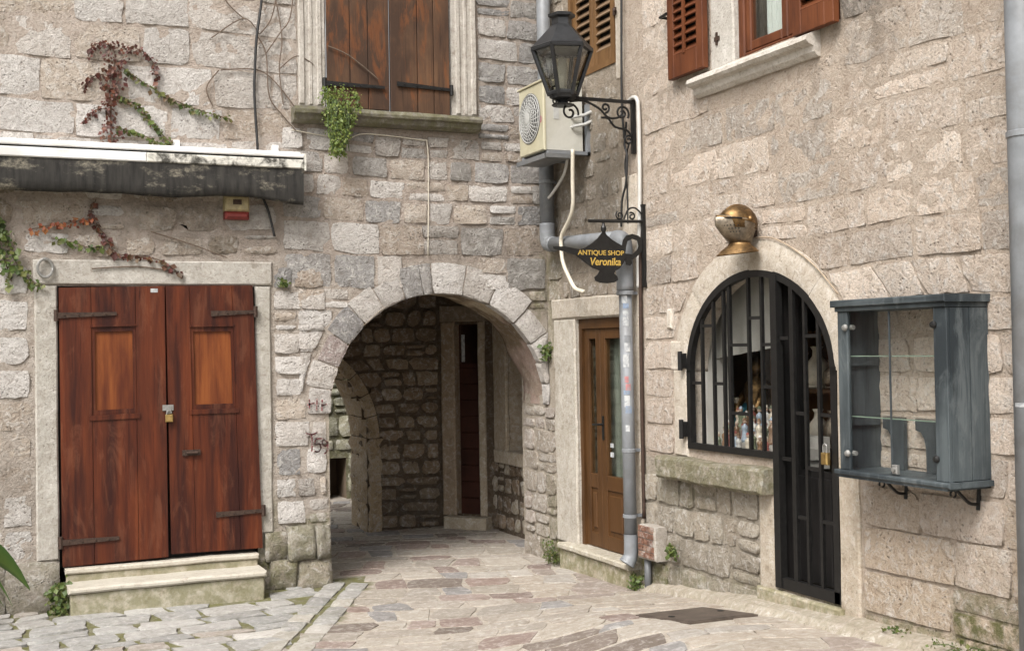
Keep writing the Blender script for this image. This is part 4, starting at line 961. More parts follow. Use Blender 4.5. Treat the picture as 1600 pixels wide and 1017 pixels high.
m = MB(); m.tube([FR.P(1.40, 4.66, .0), FR.P(1.45, 4.66, .05)], .012); m.box(FR, 1.38, 1.42, 4.63, 4.69, -.01, .025); m.build('shutter_pin', M_rust, shop)
dressed('window_jamb', FR, 1.385, 1.50, 4.1, 6.3, -.1, .01, shop, (.47, .42, .35), 0, .1)
# upper right window with red-brown shutters
dressed('window_jamb', FR, 2.78, 3.06, 3.86, 6.3, -.16, .012, shop, (.50, .475, .43), 0, .1)
profile_sill('window_sill', FR, 2.60, 3.98, 3.84, [(-.16, .04), (.02, .04), (.10, .0), (.11, -.03), (.09, -.05), (.055, -.06), (.045, -.10), (.02, -.125), (-.02, -.125), (-.16, -.125)], shop, (.54, .50, .445), 0, .12)
m = MB(); m.box(FR, 3.06, 3.13, 3.885, 6.3, -.10, -.03, .01); m.box(FR, 4.08, 4.16, 3.885, 6.3, -.10, -.03, .01); m.box(FR, 3.13, 4.08, 3.885, 3.93, -.10, -.03, .01); m.build('window_frame', M_shut, shop)
for (a, b) in ((3.13, 3.60), (3.60, 4.08)):
    m = MB(); m.box(FR, a+.002, a+.065, 3.932, 6.2, -.085, -.04, .008); m.box(FR, b-.065, b-.002, 3.932, 6.2, -.085, -.04, .008); m.box(FR, a+.065, b-.065, 3.932, 4.0, -.085, -.04, .008)
    c = m.build('casement', M_shut, shop); m = MB(); m.box(FR, a+.065, b-.065, 4.0, 6.2, -.067, -.063); m.build('pane', M_glass, c)
cloth('curtain', FR, 3.15, 3.31, 3.9, 6.2, -.22, M_curtain, shop, .018, 3); cloth('curtain', FR, 3.39, 3.66, 3.9, 6.2, -.24, M_curtain, shop, .018, 4)
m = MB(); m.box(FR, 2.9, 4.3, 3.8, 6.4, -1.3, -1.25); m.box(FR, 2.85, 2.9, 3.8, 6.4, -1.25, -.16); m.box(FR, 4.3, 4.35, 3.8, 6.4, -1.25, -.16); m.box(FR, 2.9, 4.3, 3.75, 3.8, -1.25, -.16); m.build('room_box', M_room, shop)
louvre(shop, FR, 2.30, 2.775, 3.905, 5.6, .03, .075, (M_shut, M_shuth), .085, .17, .062, 'louvred_shutter', 'red-brown louvred shutter folded open against the wall')
m = MB(); m.box(FR, 2.515, 2.545, 4.06, 5.5, .066, .082); m.build('tilt_rod', M_shut, shop)
louvre(shop, FR, 3.80, 4.20, 3.87, 5.6, .03, .075, (M_shut, M_shuth), .085, .15, .062, 'louvred_shutter', 'red-brown louvred shutter closed over half the window')
m = MB(); m.tube([FR.P(2.20, 4.40, .0), FR.P(2.20, 4.40, .07), FR.P(2.31, 4.40, .08)], .012); m.build('shutter_hook', M_black, shop)
m = MB(); m.box(FR, 2.84, 2.90, 4.07, 4.10, .01, .022); m.box(FR, 2.862, 2.876, 4.04, 4.13, .01, .025); m.build('shutter_catch', M_rust, shop)
# mass behind
m = MB(); m.box(FR, -.6, 7.5, 6.6, 6.8, -4, .12); m.build('roof', M_roof, shop)
m = MB(); m.box(FR, 7.45, 7.5, 0, 6.6, -4, -.02); m.box(FR, -.6, 7.5, 0, 6.6, -4, -3.95); m.build('inner_wall', M_soffit, shop, attrs={'tint': (.3, .26, .2), 'moss': 0., 'stain': .2})
# cement fillet along the foot of the shop wall
V, F = [], []; n = 60
for i in range(n+1):
    v = 1.75+5.3*i/n; w = (.10+.10*smooth01((v-2.2)/1.2))*(1+.2*nz(v*2, 1, 1)); g = gz(-w, -v)
    V += [FR.P(v, gz(0, -v)+.07+.012*nz(v*3, 2, 2), .0), FR.P(v, g+.045, w*.75), FR.P(v, g-.01, w)]
    if i: b = (i-1)*3; F += [(b, b+1, b+4, b+3), (b+1, b+2, b+5, b+4)]
meshobj('kerb_fillet', V, F, M_dressed, None, False, {'tint': (.38, .335, .275), 'moss': .2, 'stain': .12}, 'structure')

# ------------------------------------------------------------------ things on and beside the left house
aw = root('awning', FL.P(-4.6, 3.4, .1), 'folded awning in a white cassette with mouldy dark fabric below, above the red door', 'awning')
m = MB(); m.box(FL, -6.9, -2.30, 3.535, 3.565, -.0, .235, .006); m.box(FL, -6.9, -2.30, 3.545, 3.600, .0, .12, .006); m.build('cassette_top', M_white, aw)
m = MB(); m.box(FL, -6.9, -2.305, 3.520, 3.535, .0, .215); m.build('cassette_groove', M_black, aw)
m = MB(); m.box(FL, -6.9, -3.55, 3.445, 3.520, .0, .235, .008); m.build('cassette_front', M_white, aw)
m = MB(); m.box(FL, -3.549, -2.30, 3.445, 3.520, .0, .234, .008); m.build('cassette_front', M_mould, aw, label='mouldy right end of the cassette')
m = MB(); m.prism(Frame((-2.299, 0, 0), (0, -1, 0)), [(.0, 3.43), (.24, 3.43), (.24, 3.57), (.0, 3.60)], -.0, -.014); m.build('end_cap', M_mould, aw)
V, F = [], []; nu = 90
prof = [(.222, 3.45), (.226, 3.395), (.228, 3.335), (.224, 3.275), (.222, 3.215), (.205, 3.190), (.10, 3.215), (.03, 3.27)]
for i in range(nu+1):
    u = -6.9+4.595*i/nu
    for q, (d, z) in enumerate(prof):
        s = q/7; V.append(FL.P(u, z+s*(.030*nz(u*1.6, 1, 2)+.012*nz(u*6, q*.3, 4))-(.05*s*smooth01((u+2.75)/.4)), d+.014*nz(u*2.1, q*.5, 7)))
    if i:
        for q in range(7): k = (i-1)*8+q; F.append((k, k+1, k+9, k+8))
meshobj('fabric', V, F, M_cloth, aw, True)
for u in (-2.52, -3.32):
    m = MB(); m.box(FL, u, u+.05, 3.50, 3.66, -.01, .05); m.build('bracket', M_white, aw)
al = root('siren', FL.P(-2.82, 3.12, .05), 'yellowed alarm box with a red lower half, under the right end of the awning', 'alarm')
m = MB(); m.box(FL, -2.925, -2.725, 3.095, 3.225, 0, .10, .015); m.build('housing', M_siren, al)
m = MB(); m.box(FL, -2.922, -2.728, 3.03, 3.093, .0, .105, .02); m.build('beacon', M_red, al)
m = MB(); m.box(FL, -2.86, -2.79, 3.15, 3.19, .1005, .103); m.build('badge', M_rust, al)
r_ = MB(); r_.tube([FL.P(-4.29+.055*math.cos(a), 2.62+.07*math.sin(a), .045+.012*math.sin(a*.5)) for a in np.linspace(0, 2*PI, 21)[:-1]], .011, 6, closed=True); r_.tube([FL.P(-4.29, 2.69, .0), FL.P(-4.29, 2.69, .06)], .014)
props(r_.build('iron_ring', M_zinc), 'grey iron ring set in the stone lintel left of the red door', 'ring')
def line(name, fr, pts, d, r, mat, label, cat, n=6):
    m = MB(); m.tube(smoothpts([fr.P(u, z, d+.01*nz(u*3, z*3, 1)) for u, z in pts], 5), r, n); return props(m.build(name, mat, None, True), label, cat)
line('cable', FL, [(-2.54, 5.8), (-2.58, 5.2), (-2.593, 4.866), (-2.64, 4.542), (-2.655, 4.3), (-2.663, 4.062), (-2.642, 3.607)], .05, .011, M_cable, 'long black cable hanging down the wall left of the plank shutters', 'cable')
line('cable', FL, [(-2.62, 3.25), (-2.56, 3.10), (-2.513, 2.90)], .05, .010, M_cable, 'short black cable end hanging below the awning', 'cable')
line('thin_wire', FL, [(-2.35, 3.80), (-1.9, 3.75), (-1.711, 3.80), (-1.217, 3.775), (-1.15, 3.74), (-1.142, 3.4), (-1.157, 2.762)], .024, .0045, M_hose, 'thin pale wire crossing the wall under the stone sill', 'wire')
# red paint mark on the pier stone
def stroke(m, fr, pts, w, d):
    P = smoothpts([Vector((u, z, 0)) for u, z in pts], 5)
    for a, b in zip(P, P[1:]):
        t = (b-a).normalized(); n = Vector((-t.y, t.x, 0))*w/2; e = t*w*.3
        q = [a-n-e, b-n+e, b+n+e, a+n-e]; m.add([fr.P(p.x, p.y, d) for p in q], [(0, 1, 2, 3)])
gd_ = .036
for pts in ([(-2.265, 1.262), (-2.215, 1.252), (-2.17, 1.268)], [(-2.222, 1.255), (-2.216, 1.19), (-2.22, 1.115)],
            [(-2.135, 1.215), (-2.185, 1.21), (-2.19, 1.165), (-2.155, 1.172), (-2.142, 1.135), (-2.165, 1.105), (-2.195, 1.11)],
            [(-2.085, 1.18), (-2.118, 1.205), (-2.13, 1.17), (-2.10, 1.15), (-2.085, 1.18), (-2.086, 1.12), (-2.11, 1.085)],
            [(-2.235, 1.545), (-2.235, 1.46)], [(-2.25, 1.50), (-2.19, 1.515)], [(-2.17, 1.545), (-2.175, 1.455)], [(-2.125, 1.535), (-2.13, 1.45)], [(-2.13, 1.49), (-2.09, 1.50)]):
    m = MB(); stroke(m, FL, pts, .013, gd_); m.build('graffiti_stroke', M_graffiti, house)

# leaves
def leaf_cloud(name, pts, mat, parent, size, pal, per, spread, normal, hang=.5, kind=None):
    """many small bent leaves scattered round the points"""
    V, F, T = [], [], []
    for p in pts:
        for _ in range(per):
            c = Vector(p)+Vector((random.gauss(0, spread), random.gauss(0, spread), random.gauss(0, spread)))
            dd = (c-Vector(p)).dot(normal); c += normal*(abs(dd)-dd)
            n = (normal+Vector((random.uniform(-.8, .8), random.uniform(-.8, .8), random.uniform(-.5, .9)))).normalized()
            t = Vector((random.uniform(-1, 1), random.uniform(-1, 1), -hang-random.random())); t = (t-n*t.dot(n)).normalized(); b = n.cross(t); s = size*random.uniform(.45, 1.0)*(1.75 if random.random() < .22 else 1.15)
            k = len(V); V += [c, c+t*s*.45+b*s*.42+n*s*.06, c+t*s, c+t*s*.45-b*s*.42+n*s*.06]; F += [(k, k+1, k+2), (k, k+2, k+3)]
            q = random.choice(pal); f = random.uniform(.75, 1.25); T += [tuple(x*f for x in q)]*4
    return meshobj(name, V, F, mat, parent, False, {'tint': T})
L_RED = [(.085, .022, .017), (.105, .030, .020), (.075, .026, .020), (.13, .045, .024), (.085, .04, .022)]
L_GRN = [(.075, .115, .022), (.10, .135, .03), (.12, .13, .035), (.055, .09, .02)]
L_OLV = [(.085, .09, .02), (.07, .085, .02), (.11, .10, .028), (.10, .06, .027)]
L_ORG = [(.26, .075, .03), (.21, .055, .025), (.30, .12, .04)]
def creeper(name, fr, label, segs, size=.034, per=5, step=.020):
    rt_ = root(name, fr.P(segs[0][0][0][0], segs[0][0][0][1], .03), label, 'creeper')
    m = MB()
    for i, (pts, pal, spr) in enumerate(segs):
        P = smoothpts([fr.P(u, z, .03) for u, z in pts], 8); m.tube(P, .005, 5)
        Q = []; acc = 0
        for a, b in zip(P, P[1:]):
            acc += (b-a).length
            if acc > step: Q.append(b); acc = 0
        leaf_cloud('foliage', Q, M_leaf, rt_, size, pal, per, spr, fr.n)
    m.build('stem', M_twig, rt_); return rt_
creeper('creeper', FL, 'red creeper with green shoots trailing right, above the awning', [
    ([(-3.788, 3.591), (-3.80, 3.883), (-3.769, 4.088), (-3.757, 4.267), (-3.78, 4.382)], L_RED, .036), ([(-3.80, 3.60), (-3.79, 3.9), (-3.775, 4.1), (-3.76, 4.3)], L_RED, .045),
    ([(-3.756, 4.368), (-3.852, 4.396), (-3.924, 4.369), (-3.958, 4.286)], L_RED, .012), ([(-3.732, 4.345), (-3.634, 4.379), (-3.537, 4.351), (-3.463, 4.264), (-3.44, 4.138)], L_RED, .014),
    ([(-3.709, 4.22), (-3.539, 4.105), (-3.342, 4.0), (-3.116, 3.917), (-2.859, 3.854)], L_OLV+L_GRN, .010), ([(-3.77, 3.987), (-3.59, 3.922), (-3.469, 3.776), (-3.361, 3.664), (-3.271, 3.648)], L_OLV+L_GRN, .011),
    ([(-3.783, 4.138), (-3.902, 4.139), (-4.008, 4.031)], L_RED, .013), ([(-3.771, 3.875), (-3.905, 3.867), (-3.992, 3.771)], L_RED, .014), ([(-3.772, 3.733), (-3.593, 3.703), (-3.397, 3.611)], L_OLV+L_GRN, .010)])
creeper('creeper', FL, 'rust-red creeper trailing over the lintel of the red door', [
    ([(-3.913, 3.162), (-3.947, 3.045), (-3.844, 2.872), (-3.773, 2.747), (-3.604, 2.725), (-3.457, 2.701), (-3.358, 2.651), (-3.264, 2.565)], L_RED+L_OLV[3:], .011),
    ([(-3.938, 3.021), (-4.104, 2.976), (-4.243, 2.953), (-4.382, 2.92)], L_ORG, .018), ([(-4.244, 2.854), (-4.105, 2.827), (-3.964, 2.785), (-3.869, 2.796)], L_GRN, .016)], .042, 3)
creeper('creeper', FL, 'green creeper hanging at the left edge of the wall beside the iron ring', [
    ([(-4.70, 3.10), (-4.586, 2.905), (-4.542, 2.784), (-4.498, 2.663), (-4.408, 2.541), (-4.331, 2.493)], L_GRN, .020), ([(-4.62, 3.0), (-4.632, 2.807), (-4.566, 2.638), (-4.531, 2.516)], L_GRN, .020), ([(-4.8, 3.05), (-4.66, 2.96), (-4.60, 2.83)], L_GRN, .04)], .045, 4)
tws = MB()
for k, pts in enumerate([[(-2.638, 4.571), (-2.56, 4.418), (-2.538, 4.072), (-2.433, 3.919), (-2.316, 3.791)], [(-2.473, 4.88), (-2.424, 4.563), (-2.45, 4.3), (-2.42, 4.0)], [(-3.004, 4.512), (-2.742, 4.694), (-2.611, 4.573)], [(-2.93, 4.256), (-2.642, 4.278), (-2.483, 4.183), (-2.297, 3.954)],
      [(-2.56, 4.42), (-2.44, 4.60), (-2.35, 4.75), (-2.31, 5.1)], [(-2.742, 4.694), (-2.9, 4.85), (-3.05, 5.2)], [(-2.611, 4.573), (-2.5, 4.75), (-2.42, 5.2)], [(-2.95, 4.25), (-3.05, 4.1), (-3.0, 3.95)], [(-3.5, 2.92), (-3.2, 2.83), (-2.9, 2.72)], [(-3.95, 2.62), (-3.6, 2.64), (-3.3, 2.6)], [(-2.45, 4.3), (-2.30, 4.42), (-2.16, 4.36)], [(-2.04, 4.52), (-1.85, 4.45), (-1.6, 4.27)]]):
    tws.tube(smoothpts([FL.P(u, z, .035 if u < -2.1 else .062) for u, z in pts], 6), [.0055]*(6*(len(pts)-1))+[.003], 5)
props(tws.build('dry_vine', M_twig), 'leafless brown vine stems spread over the wall beside the plank shutters', 'vine')
# feathery plant hanging from the sill
fe = root('sill_plant', FL.P(-1.98, 3.98, .1), 'bushy bright green plant hanging over the left end of the stone sill', 'plant')
pts = []
for k in range(340):
    t = random.random(); w = (.15 if t < .35 else .13*(1-(t-.35)*1.25)); a = random.uniform(-1, 1)
    pts.append(FL.P(-1.955+a*w+.02*nz(t*5, a*2, 1)-(.04*t), 4.14-t*.55, .11+random.uniform(.0, .12)*(1-abs(a)*.6)*(1 if t > .2 else .6)))
leaf_cloud('foliage', pts, M_leaf, fe, .021, [(.12, .17, .03), (.15, .20, .04), (.085, .13, .022), (.18, .21, .05)], 6, .022, FL.n)
m = MB()
for k in range(12):
    u = -1.98+random.uniform(-.08, .08); m.tube(smoothpts([FL.P(u, 3.99, .08), FL.P(u+random.uniform(-.05, .05), 4.05, .16), FL.P(u+random.uniform(-.08, .06), 3.85, .2), FL.P(u+random.uniform(-.06, .04), 3.62, .17)], 4), .004, 4)
m.build('stem', M_green, fe)
def weed(label, p, n, rad, hgt, size, normal, pal=None, name='weed'):
    w = root(name, p, label, 'weed'); pts = []; m = MB()
    for k in range(n):
        a = random.uniform(0, 2*PI); r = rad*math.sqrt(random.random()); q = Vector(p)+Vector((r*math.cos(a), r*math.sin(a), hgt*random.random()))
        if (q-Vector(p)).dot(normal) < 0: q -= normal*2*(q-Vector(p)).dot(normal)
        pts.append(q)
        if k % 5 == 0: m.tube([Vector(p), (Vector(p)+q)/2+Vector((0, 0, .02)), q], .003, 4)
    leaf_cloud('foliage', pts, M_leaf, w, size, pal or L_GRN, 4, size*.5, normal, .0); m.build('stem', M_green, w)
weed('leafy green tuft growing left of the stone steps', FL.P(-4.22, .0, .16), 50, .09, .22, .04, FL.n)
weed('tiny fern rooted in a wall joint right of the lintel', FL.P(-2.444, 2.49, .03), 10, .02, .05, .03, FL.n)
weed('small green fern where the arch meets the brown door wall', FL.P(-.03, 1.86, .03), 26, .05, .10, .035, FL.n)
weed('mossy weeds at the foot of the corner by the brown door', FR.P(.22, .03, .04), 70, .12, .20, .022, FR.n, L_OLV[:3]+L_GRN)
weed('green weeds behind the foot of the grey door pipe', FR.P(1.72, .02, .05), 60, .10, .16, .025, FR.n, L_GRN)
weed('little green plant sprouting from the wall under the shop sill', FR.P(2.24, .40, .04), 16, .05, .05, .04, FR.n)
weed('low weeds at the wall foot below the display case', FR.P(4.62, gz(-.05, -4.62)+.04, .03), 22, .10, .05, .020, FR.n, L_OLV[:3]+L_GRN)
weed('dark green weeds at the wall foot left of the tall grey pipe', FR.P(5.1, gz(-.05, -5.1)+.04, .03), 30, .2, .06, .020, FR.n, L_OLV[:3]+L_GRN)
# large-leaved plant standing at the left edge
pl = root('leafy_plant', (-4.95, -.55, 0), 'broad dark green leaf of a plant drooping in at the left edge', 'plant')
Lf = []
def bigleaf(p0, dirv, L, w, droop, name='leaf'):
    V, F, T = [], [], []; n = 8; d = Vector(dirv).normalized(); sd = (d.cross(Zv).normalized()*.55+Zv*.8).normalized()
    for i in range(n+1):
        t = i/n; c = Vector(p0)+d*L*t+Zv*(.12*L*t-droop*t*t); ww = w*math.sin(PI*min(1, t*.93+.05))**.8
        V += [c-sd*ww+Zv*ww*.35, c, c+sd*ww+Zv*ww*.35]; T += [(.05, .105, .02), (.09, .15, .03), (.045, .095, .02)]
        if i: b = (i-1)*3; F += [(b, b+1, b+4, b+3), (b+1, b+2, b+5, b+4)]
    meshobj(name, V, F, M_leaf, pl, True, {'tint': T})
bigleaf((-4.86, -.56, .56), (.9, -.12, 0), .42, .12, .34); bigleaf((-4.88, -.60, .50), (.8, -.3, 0), .34, .06, .36); bigleaf((-4.95, -.55, .55), (.2, -1, 0), .4, .05, .3); bigleaf((-4.97, -.55, .6), (-.9, -.2, 0), .4, .055, .3); bigleaf((-4.95, -.53, .6), (.3, .6, .4), .35, .05, .25); bigleaf((-4.94, -.56, .44), (.8, -.4, 0), .36, .05, .30)
m = MB(); m.tube([(-4.95, -.55, .2), (-4.95, -.55, .62)], .015); m.build('stem', M_green, pl)
m = MB(); m.lathe((-4.95, -.55, 0), [(.10, 0), (.13, .22), (.145, .22), (.145, .26), (.12, .26), (.115, .22)], 18); m.build('pot', paint('terracotta', (.32, .13, .07), .8), pl, True)

# ------------------------------------------------------------------ pipes, cables, machines on the right house
dp = root('drainpipe', FR.P(.24, 3.9, .1), 'grey drainpipe running down the corner and across to the brown door', 'pipe')
m = MB(); m.tube([FR.P(.23, 6.2, .1), FR.P(.24, 2.95, .1)], .062, 16); m.build('upright', M_pipe, dp, True)
m = MB(); m.tube([FR.P(.24, 3.66, .1), FR.P(.24, 3.02, .1)], .066, 16); m.build('upright', M_pipedark, dp, True, label='darker weathered length of pipe')
m = MB(); m.tube(smoothpts([FR.P(.24, 3.05, .1), FR.P(.243, 2.92, .1), FR.P(.27, 2.87, .1), FR.P(.36, 2.855, .1)], 5), .070, 16); m.build('elbow', M_pipe, dp, True)
m = MB(); m.tube([FR.P(.34, 2.857, .1), FR.P(1.58, 2.80, .11)], .060, 16); m.build('cross_pipe', M_pipe, dp, True)
m = MB(); m.tube(smoothpts([FR.P(1.54, 2.80, .11), FR.P(1.63, 2.785, .12), FR.P(1.665, 2.74, .12), FR.P(1.67, 2.62, .12), FR.P(1.675, 2.38, .12)], 5), .068, 16); m.build('elbow', M_pipe, dp, True)
m = MB(); m.tube([FR.P(1.675, 2.42, .12), FR.P(1.69, .42, .12)], .051, 16); m.build('upright', M_pipe, dp, True)
m = MB(); m.tube(smoothpts([FR.P(1.69, .48, .12), FR.P(1.69, .36, .12), FR.P(1.689, .30, .128), FR.P(1.685, .25, .158)], 5), [.055]*10+[.057, .059, .061, .063, .066, .067], 16, cap=False); m.build('shoe', M_pipe, dp, True)
m = MB(); m.tube([FR.P(1.686, .264, .149), FR.P(1.6858, .262, .1505)], .064, 12); m.build('outlet', M_blackwood, dp)
for (u, z, d, r) in ((.24, 3.42, .1, .071), (.24, 3.68, .1, .069), (1.677, 2.36, .12, .072), (1.685, 1.13, .12, .056), (1.685, .62, .12, .056)):
    m = MB(); m.lathe(FR.P(u, z-.016, d), [(r-.006, 0), (r, .004), (r, .028), (r-.006, .032)], 16); m.box(FR, u-.012, u+.012, z-.012, z+.012, -.01, d-.05); m.build('clamp', M_pipe, dp)
random.seed(5)
for k, (z, hh, mat, a) in enumerate(((2.28, .06, M_paper, 2.2), (2.24, .04, M_sblue, 2.4), (2.10, .12, M_paper, 2.3), (1.97, .06, M_pipe, 2.5), (1.90, .07, M_paper, 2.5), (1.78, .10, M_paper, 2.2), (1.66, .05, M_spink, 2.4), (1.60, .05, M_spink, 2.55), (1.57, .03, M_sblue, 2.2), (1.47, .09, M_paper, 2.3), (1.42, .06, M_sblue, 2.45), (1.28, .05, M_paper, 2.4))):
    m = MB(); m.lathe(FR.P(1.6755+(2.42-z)*.0075, z, .12), [(.0518, 0), (.0518, hh)], 8, a0=PI+a-1.75, a1=PI+a-.95+random.uniform(-.2, .2)); m.build('sticker', mat, dp)
tp = root('downpipe', FR.P(5.63, 2, .1), 'thick grey downpipe at the right edge beside the display case', 'pipe')
m = MB(); m.tube([FR.P(5.645, 6.3, .1), FR.P(5.645, .2, .1)], .078, 20); m.build('upright', M_pipe, tp, True)
m = MB(); m.lathe(FR.P(5.645, 2.93, .1), [(.078, 0), (.085, .004), (.085, .03), (.078, .034)], 20); m.build('clamp', M_pipe, tp)
m = MB(); m.lathe(FR.P(5.645, 1.62, .1), [(.0786, 0), (.0786, .02)], 8, a0=PI*.9, a1=PI*1.25); m.build('paint_mark', M_paper, tp)
# air conditioner
ac = root('air_conditioner', FR.P(.64, 3.62, .22), 'cream air conditioner with round fan guard on brackets behind the street lantern', 'air conditioner')
m = MB(); m.box(FR, .40, .88, 3.60, 4.17, .06, .42, .012); m.build('case', M_acwhite, ac)
m = MB(); m.box(FR, .395, .885, 3.595, 4.175, .405, .428, .01); m.build('front_panel', M_cream, ac)
m = MB(); m.box(FR, .385, .895, 4.172, 4.19, .05, .44, .004); m.build('lid', M_cream, ac)
fc = FR.P(.615, 3.90, .43)
m = MB(); m.lathe(fc, [(.215, -.002), (.215, .004), (.0, .004)], 32, FR.n); m.build('fan_recess', M_fanback, ac)
m = MB()
for r in np.linspace(.045, .205, 7): m.tube([fc+FR.u*(r*math.cos(a))+Vector((0, 0, r*math.sin(a)))+FR.n*(.022-.03*(r/.22)**3) for a in np.linspace(0, 2*PI, 33)[:-1]], .0035 if r < .2 else .010, 5, closed=True)
for k in range(26):
    a0 = k/26*2*PI; m.tube([fc+FR.u*(r*math.cos(a0+r*2.2))+Vector((0, 0, r*math.sin(a0+r*2.2)))+FR.n*(.022-.03*(r/.22)**3) for r in np.linspace(.04, .208, 6)], .0042, 4)
m.lathe(fc+FR.n*.018, [(.048, 0), (.048, .008), (.0, .012)], 18, FR.n); m.build('fan_guard', M_fan, ac)
m = MB(); m.lathe(FR.P(.83, 3.86, .4285), [(.03, 0), (.03, .001), (.0, .0012)], 14, FR.n); m.build('badge', M_spink, ac)
# side connections at the near end of the case
FE = Frame((0, -.88, 0), (1, 0, 0))     # near end of the case: u = X, outward towards the square
m = MB(); m.box(FE, -.33, -.28, 3.86, 3.98, 0, .004); m.build('rating_plate', M_fan, ac)
for dz in (3.80, 3.88):
    m = MB(); m.tube([FE.P(-.16, dz, 0), FE.P(-.16, dz, .03), FE.P(-.06, dz+.02, .05), FE.P(.0, dz+.05, .05)], .014); m.build('valve', M_fan, ac)
m = MB(); m.box(FE, -.40, .0, 3.565, 3.592, -.02, .03); m.box(FE, -.03, .0, 3.565, 4.0, -.02, .03); m.build('bracket', M_pipe, ac)
m = MB(); m.box(FR, .42, .46, 3.565, 3.592, 0, .42); m.build('bracket', M_pipe, ac)
m = MB(); m.box(FR, .36, .92, 3.53, 3.562, .18, .44, .004); m.box(FR, .36, .92, 3.52, 3.56, .43, .445); m.build('drip_tray', M_pipedark, ac)
line('hose', FR, [(.946, 3.60), (.93, 3.35), (.925, 3.142), (.86, 3.03), (.704, 2.90), (.69, 2.80), (.72, 2.66), (.86, 2.50), (.95, 2.43), (1.10, 2.40)], .185, .017, M_hose, 'cream hose curling down from the air conditioner over the brown door', 'hose', 10)
line('hose', FR, [(.80, 3.56), (.70, 3.42), (.50, 3.30), (.40, 3.26)], .16, .013, M_conduit, 'short grey drain hose under the air conditioner', 'hose', 8)
line('cable', FR, [(1.57, 6.0), (1.565, 5.2), (1.565, 4.711), (1.534, 3.921), (1.56, 3.6)], .04, .010, M_cable, 'black cable running straight down beside the tan louvred shutters', 'cable')
line('cable', FR, [(1.62, 3.72), (1.58, 3.55), (1.62, 3.45), (1.60, 3.25), (1.53, 3.1), (1.496, 2.9)], .05, .009, M_cable, 'loose black cable between the lantern bracket and the lamp-shaped sign', 'cable')
line('cable', FR, [(1.62, 3.55), (1.55, 3.40), (1.58, 3.2), (1.57, 2.92)], .03, .007, M_cable, 'thinner black cable beside the loose one under the lantern bracket', 'cable')
line('conduit', FR, [(1.62, 3.885), (1.70, 3.90), (1.765, 3.87), (1.782, 3.772), (1.778, 3.4), (1.773, 2.996), (1.74, 2.60), (1.73, 2.4)], .03, .016, M_conduit, 'pale conduit bending down the wall behind the lantern bracket', 'pipe', 10)
line('rusty_pipe', FR, [(1.755, 3.0), (1.76, 2.6), (1.74, 2.2), (1.735, 1.2), (1.73, .6)], .02, .016, M_rust, 'thin rusty pipe on the wall edge right of the door pipe', 'pipe', 8)
# meter box
mb_ = root('meter_box', FR.P(1.93, .35, .08), 'small mortar-clad box with flaking red-brown front at the wall foot', 'box')
o = dressed('box_body', FR, 1.79, 2.04, .31, .57, .0, .11, mb_, (.42, .385, .34), 0, .25, .012)
random.seed(11)
for r in range(5):
    z0 = .325+r*.049; u = 1.80
    while u < 2.01:
        w = random.uniform(.05, .10); w = min(w, 2.03-u); m = MB(); m.box(FR, u+.003, u+w-.003, z0+.003, z0+.046, .108, .118+random.uniform(0, .006), .004)
        m.build('brick', M_stone, mb_, attrs={'tint': random.choice([(.24, .12, .08), (.29, .15, .10), (.20, .105, .075), (.33, .2, .14)]), 'moss': 0., 'stain': .1}); u += w
m = MB(); m.tube([FR.P(1.845, .31, .06), FR.P(1.84, .03, .06)], .028, 10); m.build('feed_pipe', M_pipedark, mb_, True)
props(dressed('wall_plate', FR, 2.135, 2.20, 2.07, 2.22, 0, .03, None, (.52, .47, .40)), 'small pale stone plate on the wall left of the shop arch', 'plate')

# street lantern on its scrolled bracket
lv = 1.67
FS = Frame((0, -lv, 0), (-1, 0, 0)); FS.n = Vector((0, -1, 0))    # u = distance out from the wall
lp = root('street_lantern', FS.P(0, 3.85, 0), 'dark six-sided street lantern standing on a scrolled iron bracket', 'lantern')
lc = Vector((-.632, -lv, 0)); LR = Vector((.914, -.405, 0)); LF = Vector((.405, .914, 0))
def hexp(r, z, k, off=8): a = math.radians(180+off+60*k); return lc+LR*(r*math.cos(a))+LF*(r*math.sin(a))+Zv*z
def hexband(m, prof, off=8):
    V = [hexp(r, z, k, off) for r, z in prof for k in range(6)]; n = len(prof)
    F = [(q*6+k, q*6+(k+1) % 6, q*6+6+(k+1) % 6, q*6+6+k) for q in range(n-1) for k in range(6)]
    F += [tuple(range(6))[::-1], tuple(range((n-1)*6, n*6))]; m.add(V, F)
zt, zb, rtp, rbt = 4.235, 3.875, .232, .105
m = MB(); hexband(m, [(.245, zt), (.247, zt+.012), (.235, zt+.02), (.085, 4.415), (.080, 4.42), (.078, 4.47), (.105, 4.485), (.108, 4.505), (.06, 4.52), (.0, 4.53)]); m.build('roof', M_lanternmetal, lp)
m = MB()
for k in range(6):
    m.tube([hexp(rtp, zt, k), hexp(rbt, zb, k)], .0165, 6)
    m.tube([hexp(rtp, zt-.006, k), hexp(rtp, zt-.006, k+1)], .015, 6); m.tube([hexp(rbt, zb+.02, k), hexp(rbt, zb+.02, k+1)], .018, 6)
m.build('frame', M_lanternmetal, lp)
for k in range(6):
    a, b, c, d = hexp(rtp-.008, zt, k), hexp(rtp-.008, zt, k+1), hexp(rbt-.006, zb+.02, k+1), hexp(rbt-.006, zb+.02, k); n = (b-a).cross(d-a).normalized()*.0015
    m = MB(); m.add([a-n, b-n, c-n, d-n, a+n, b+n, c+n, d+n], [(3, 2, 1, 0), (4, 5, 6, 7), (0, 1, 5, 4), (1, 2, 6, 5), (2, 3, 7, 6), (3, 0, 4, 7)]); m.build('pane', M_glasslamp, lp)
m = MB(); hexband(m, [(.10, zb+.03), (.115, zb+.01), (.10, zb-.02), (.05, zb-.035), (.035, zb-.05), (.06, zb-.058), (.06, zb-.075)]); m.build('base', M_lanternmetal, lp)
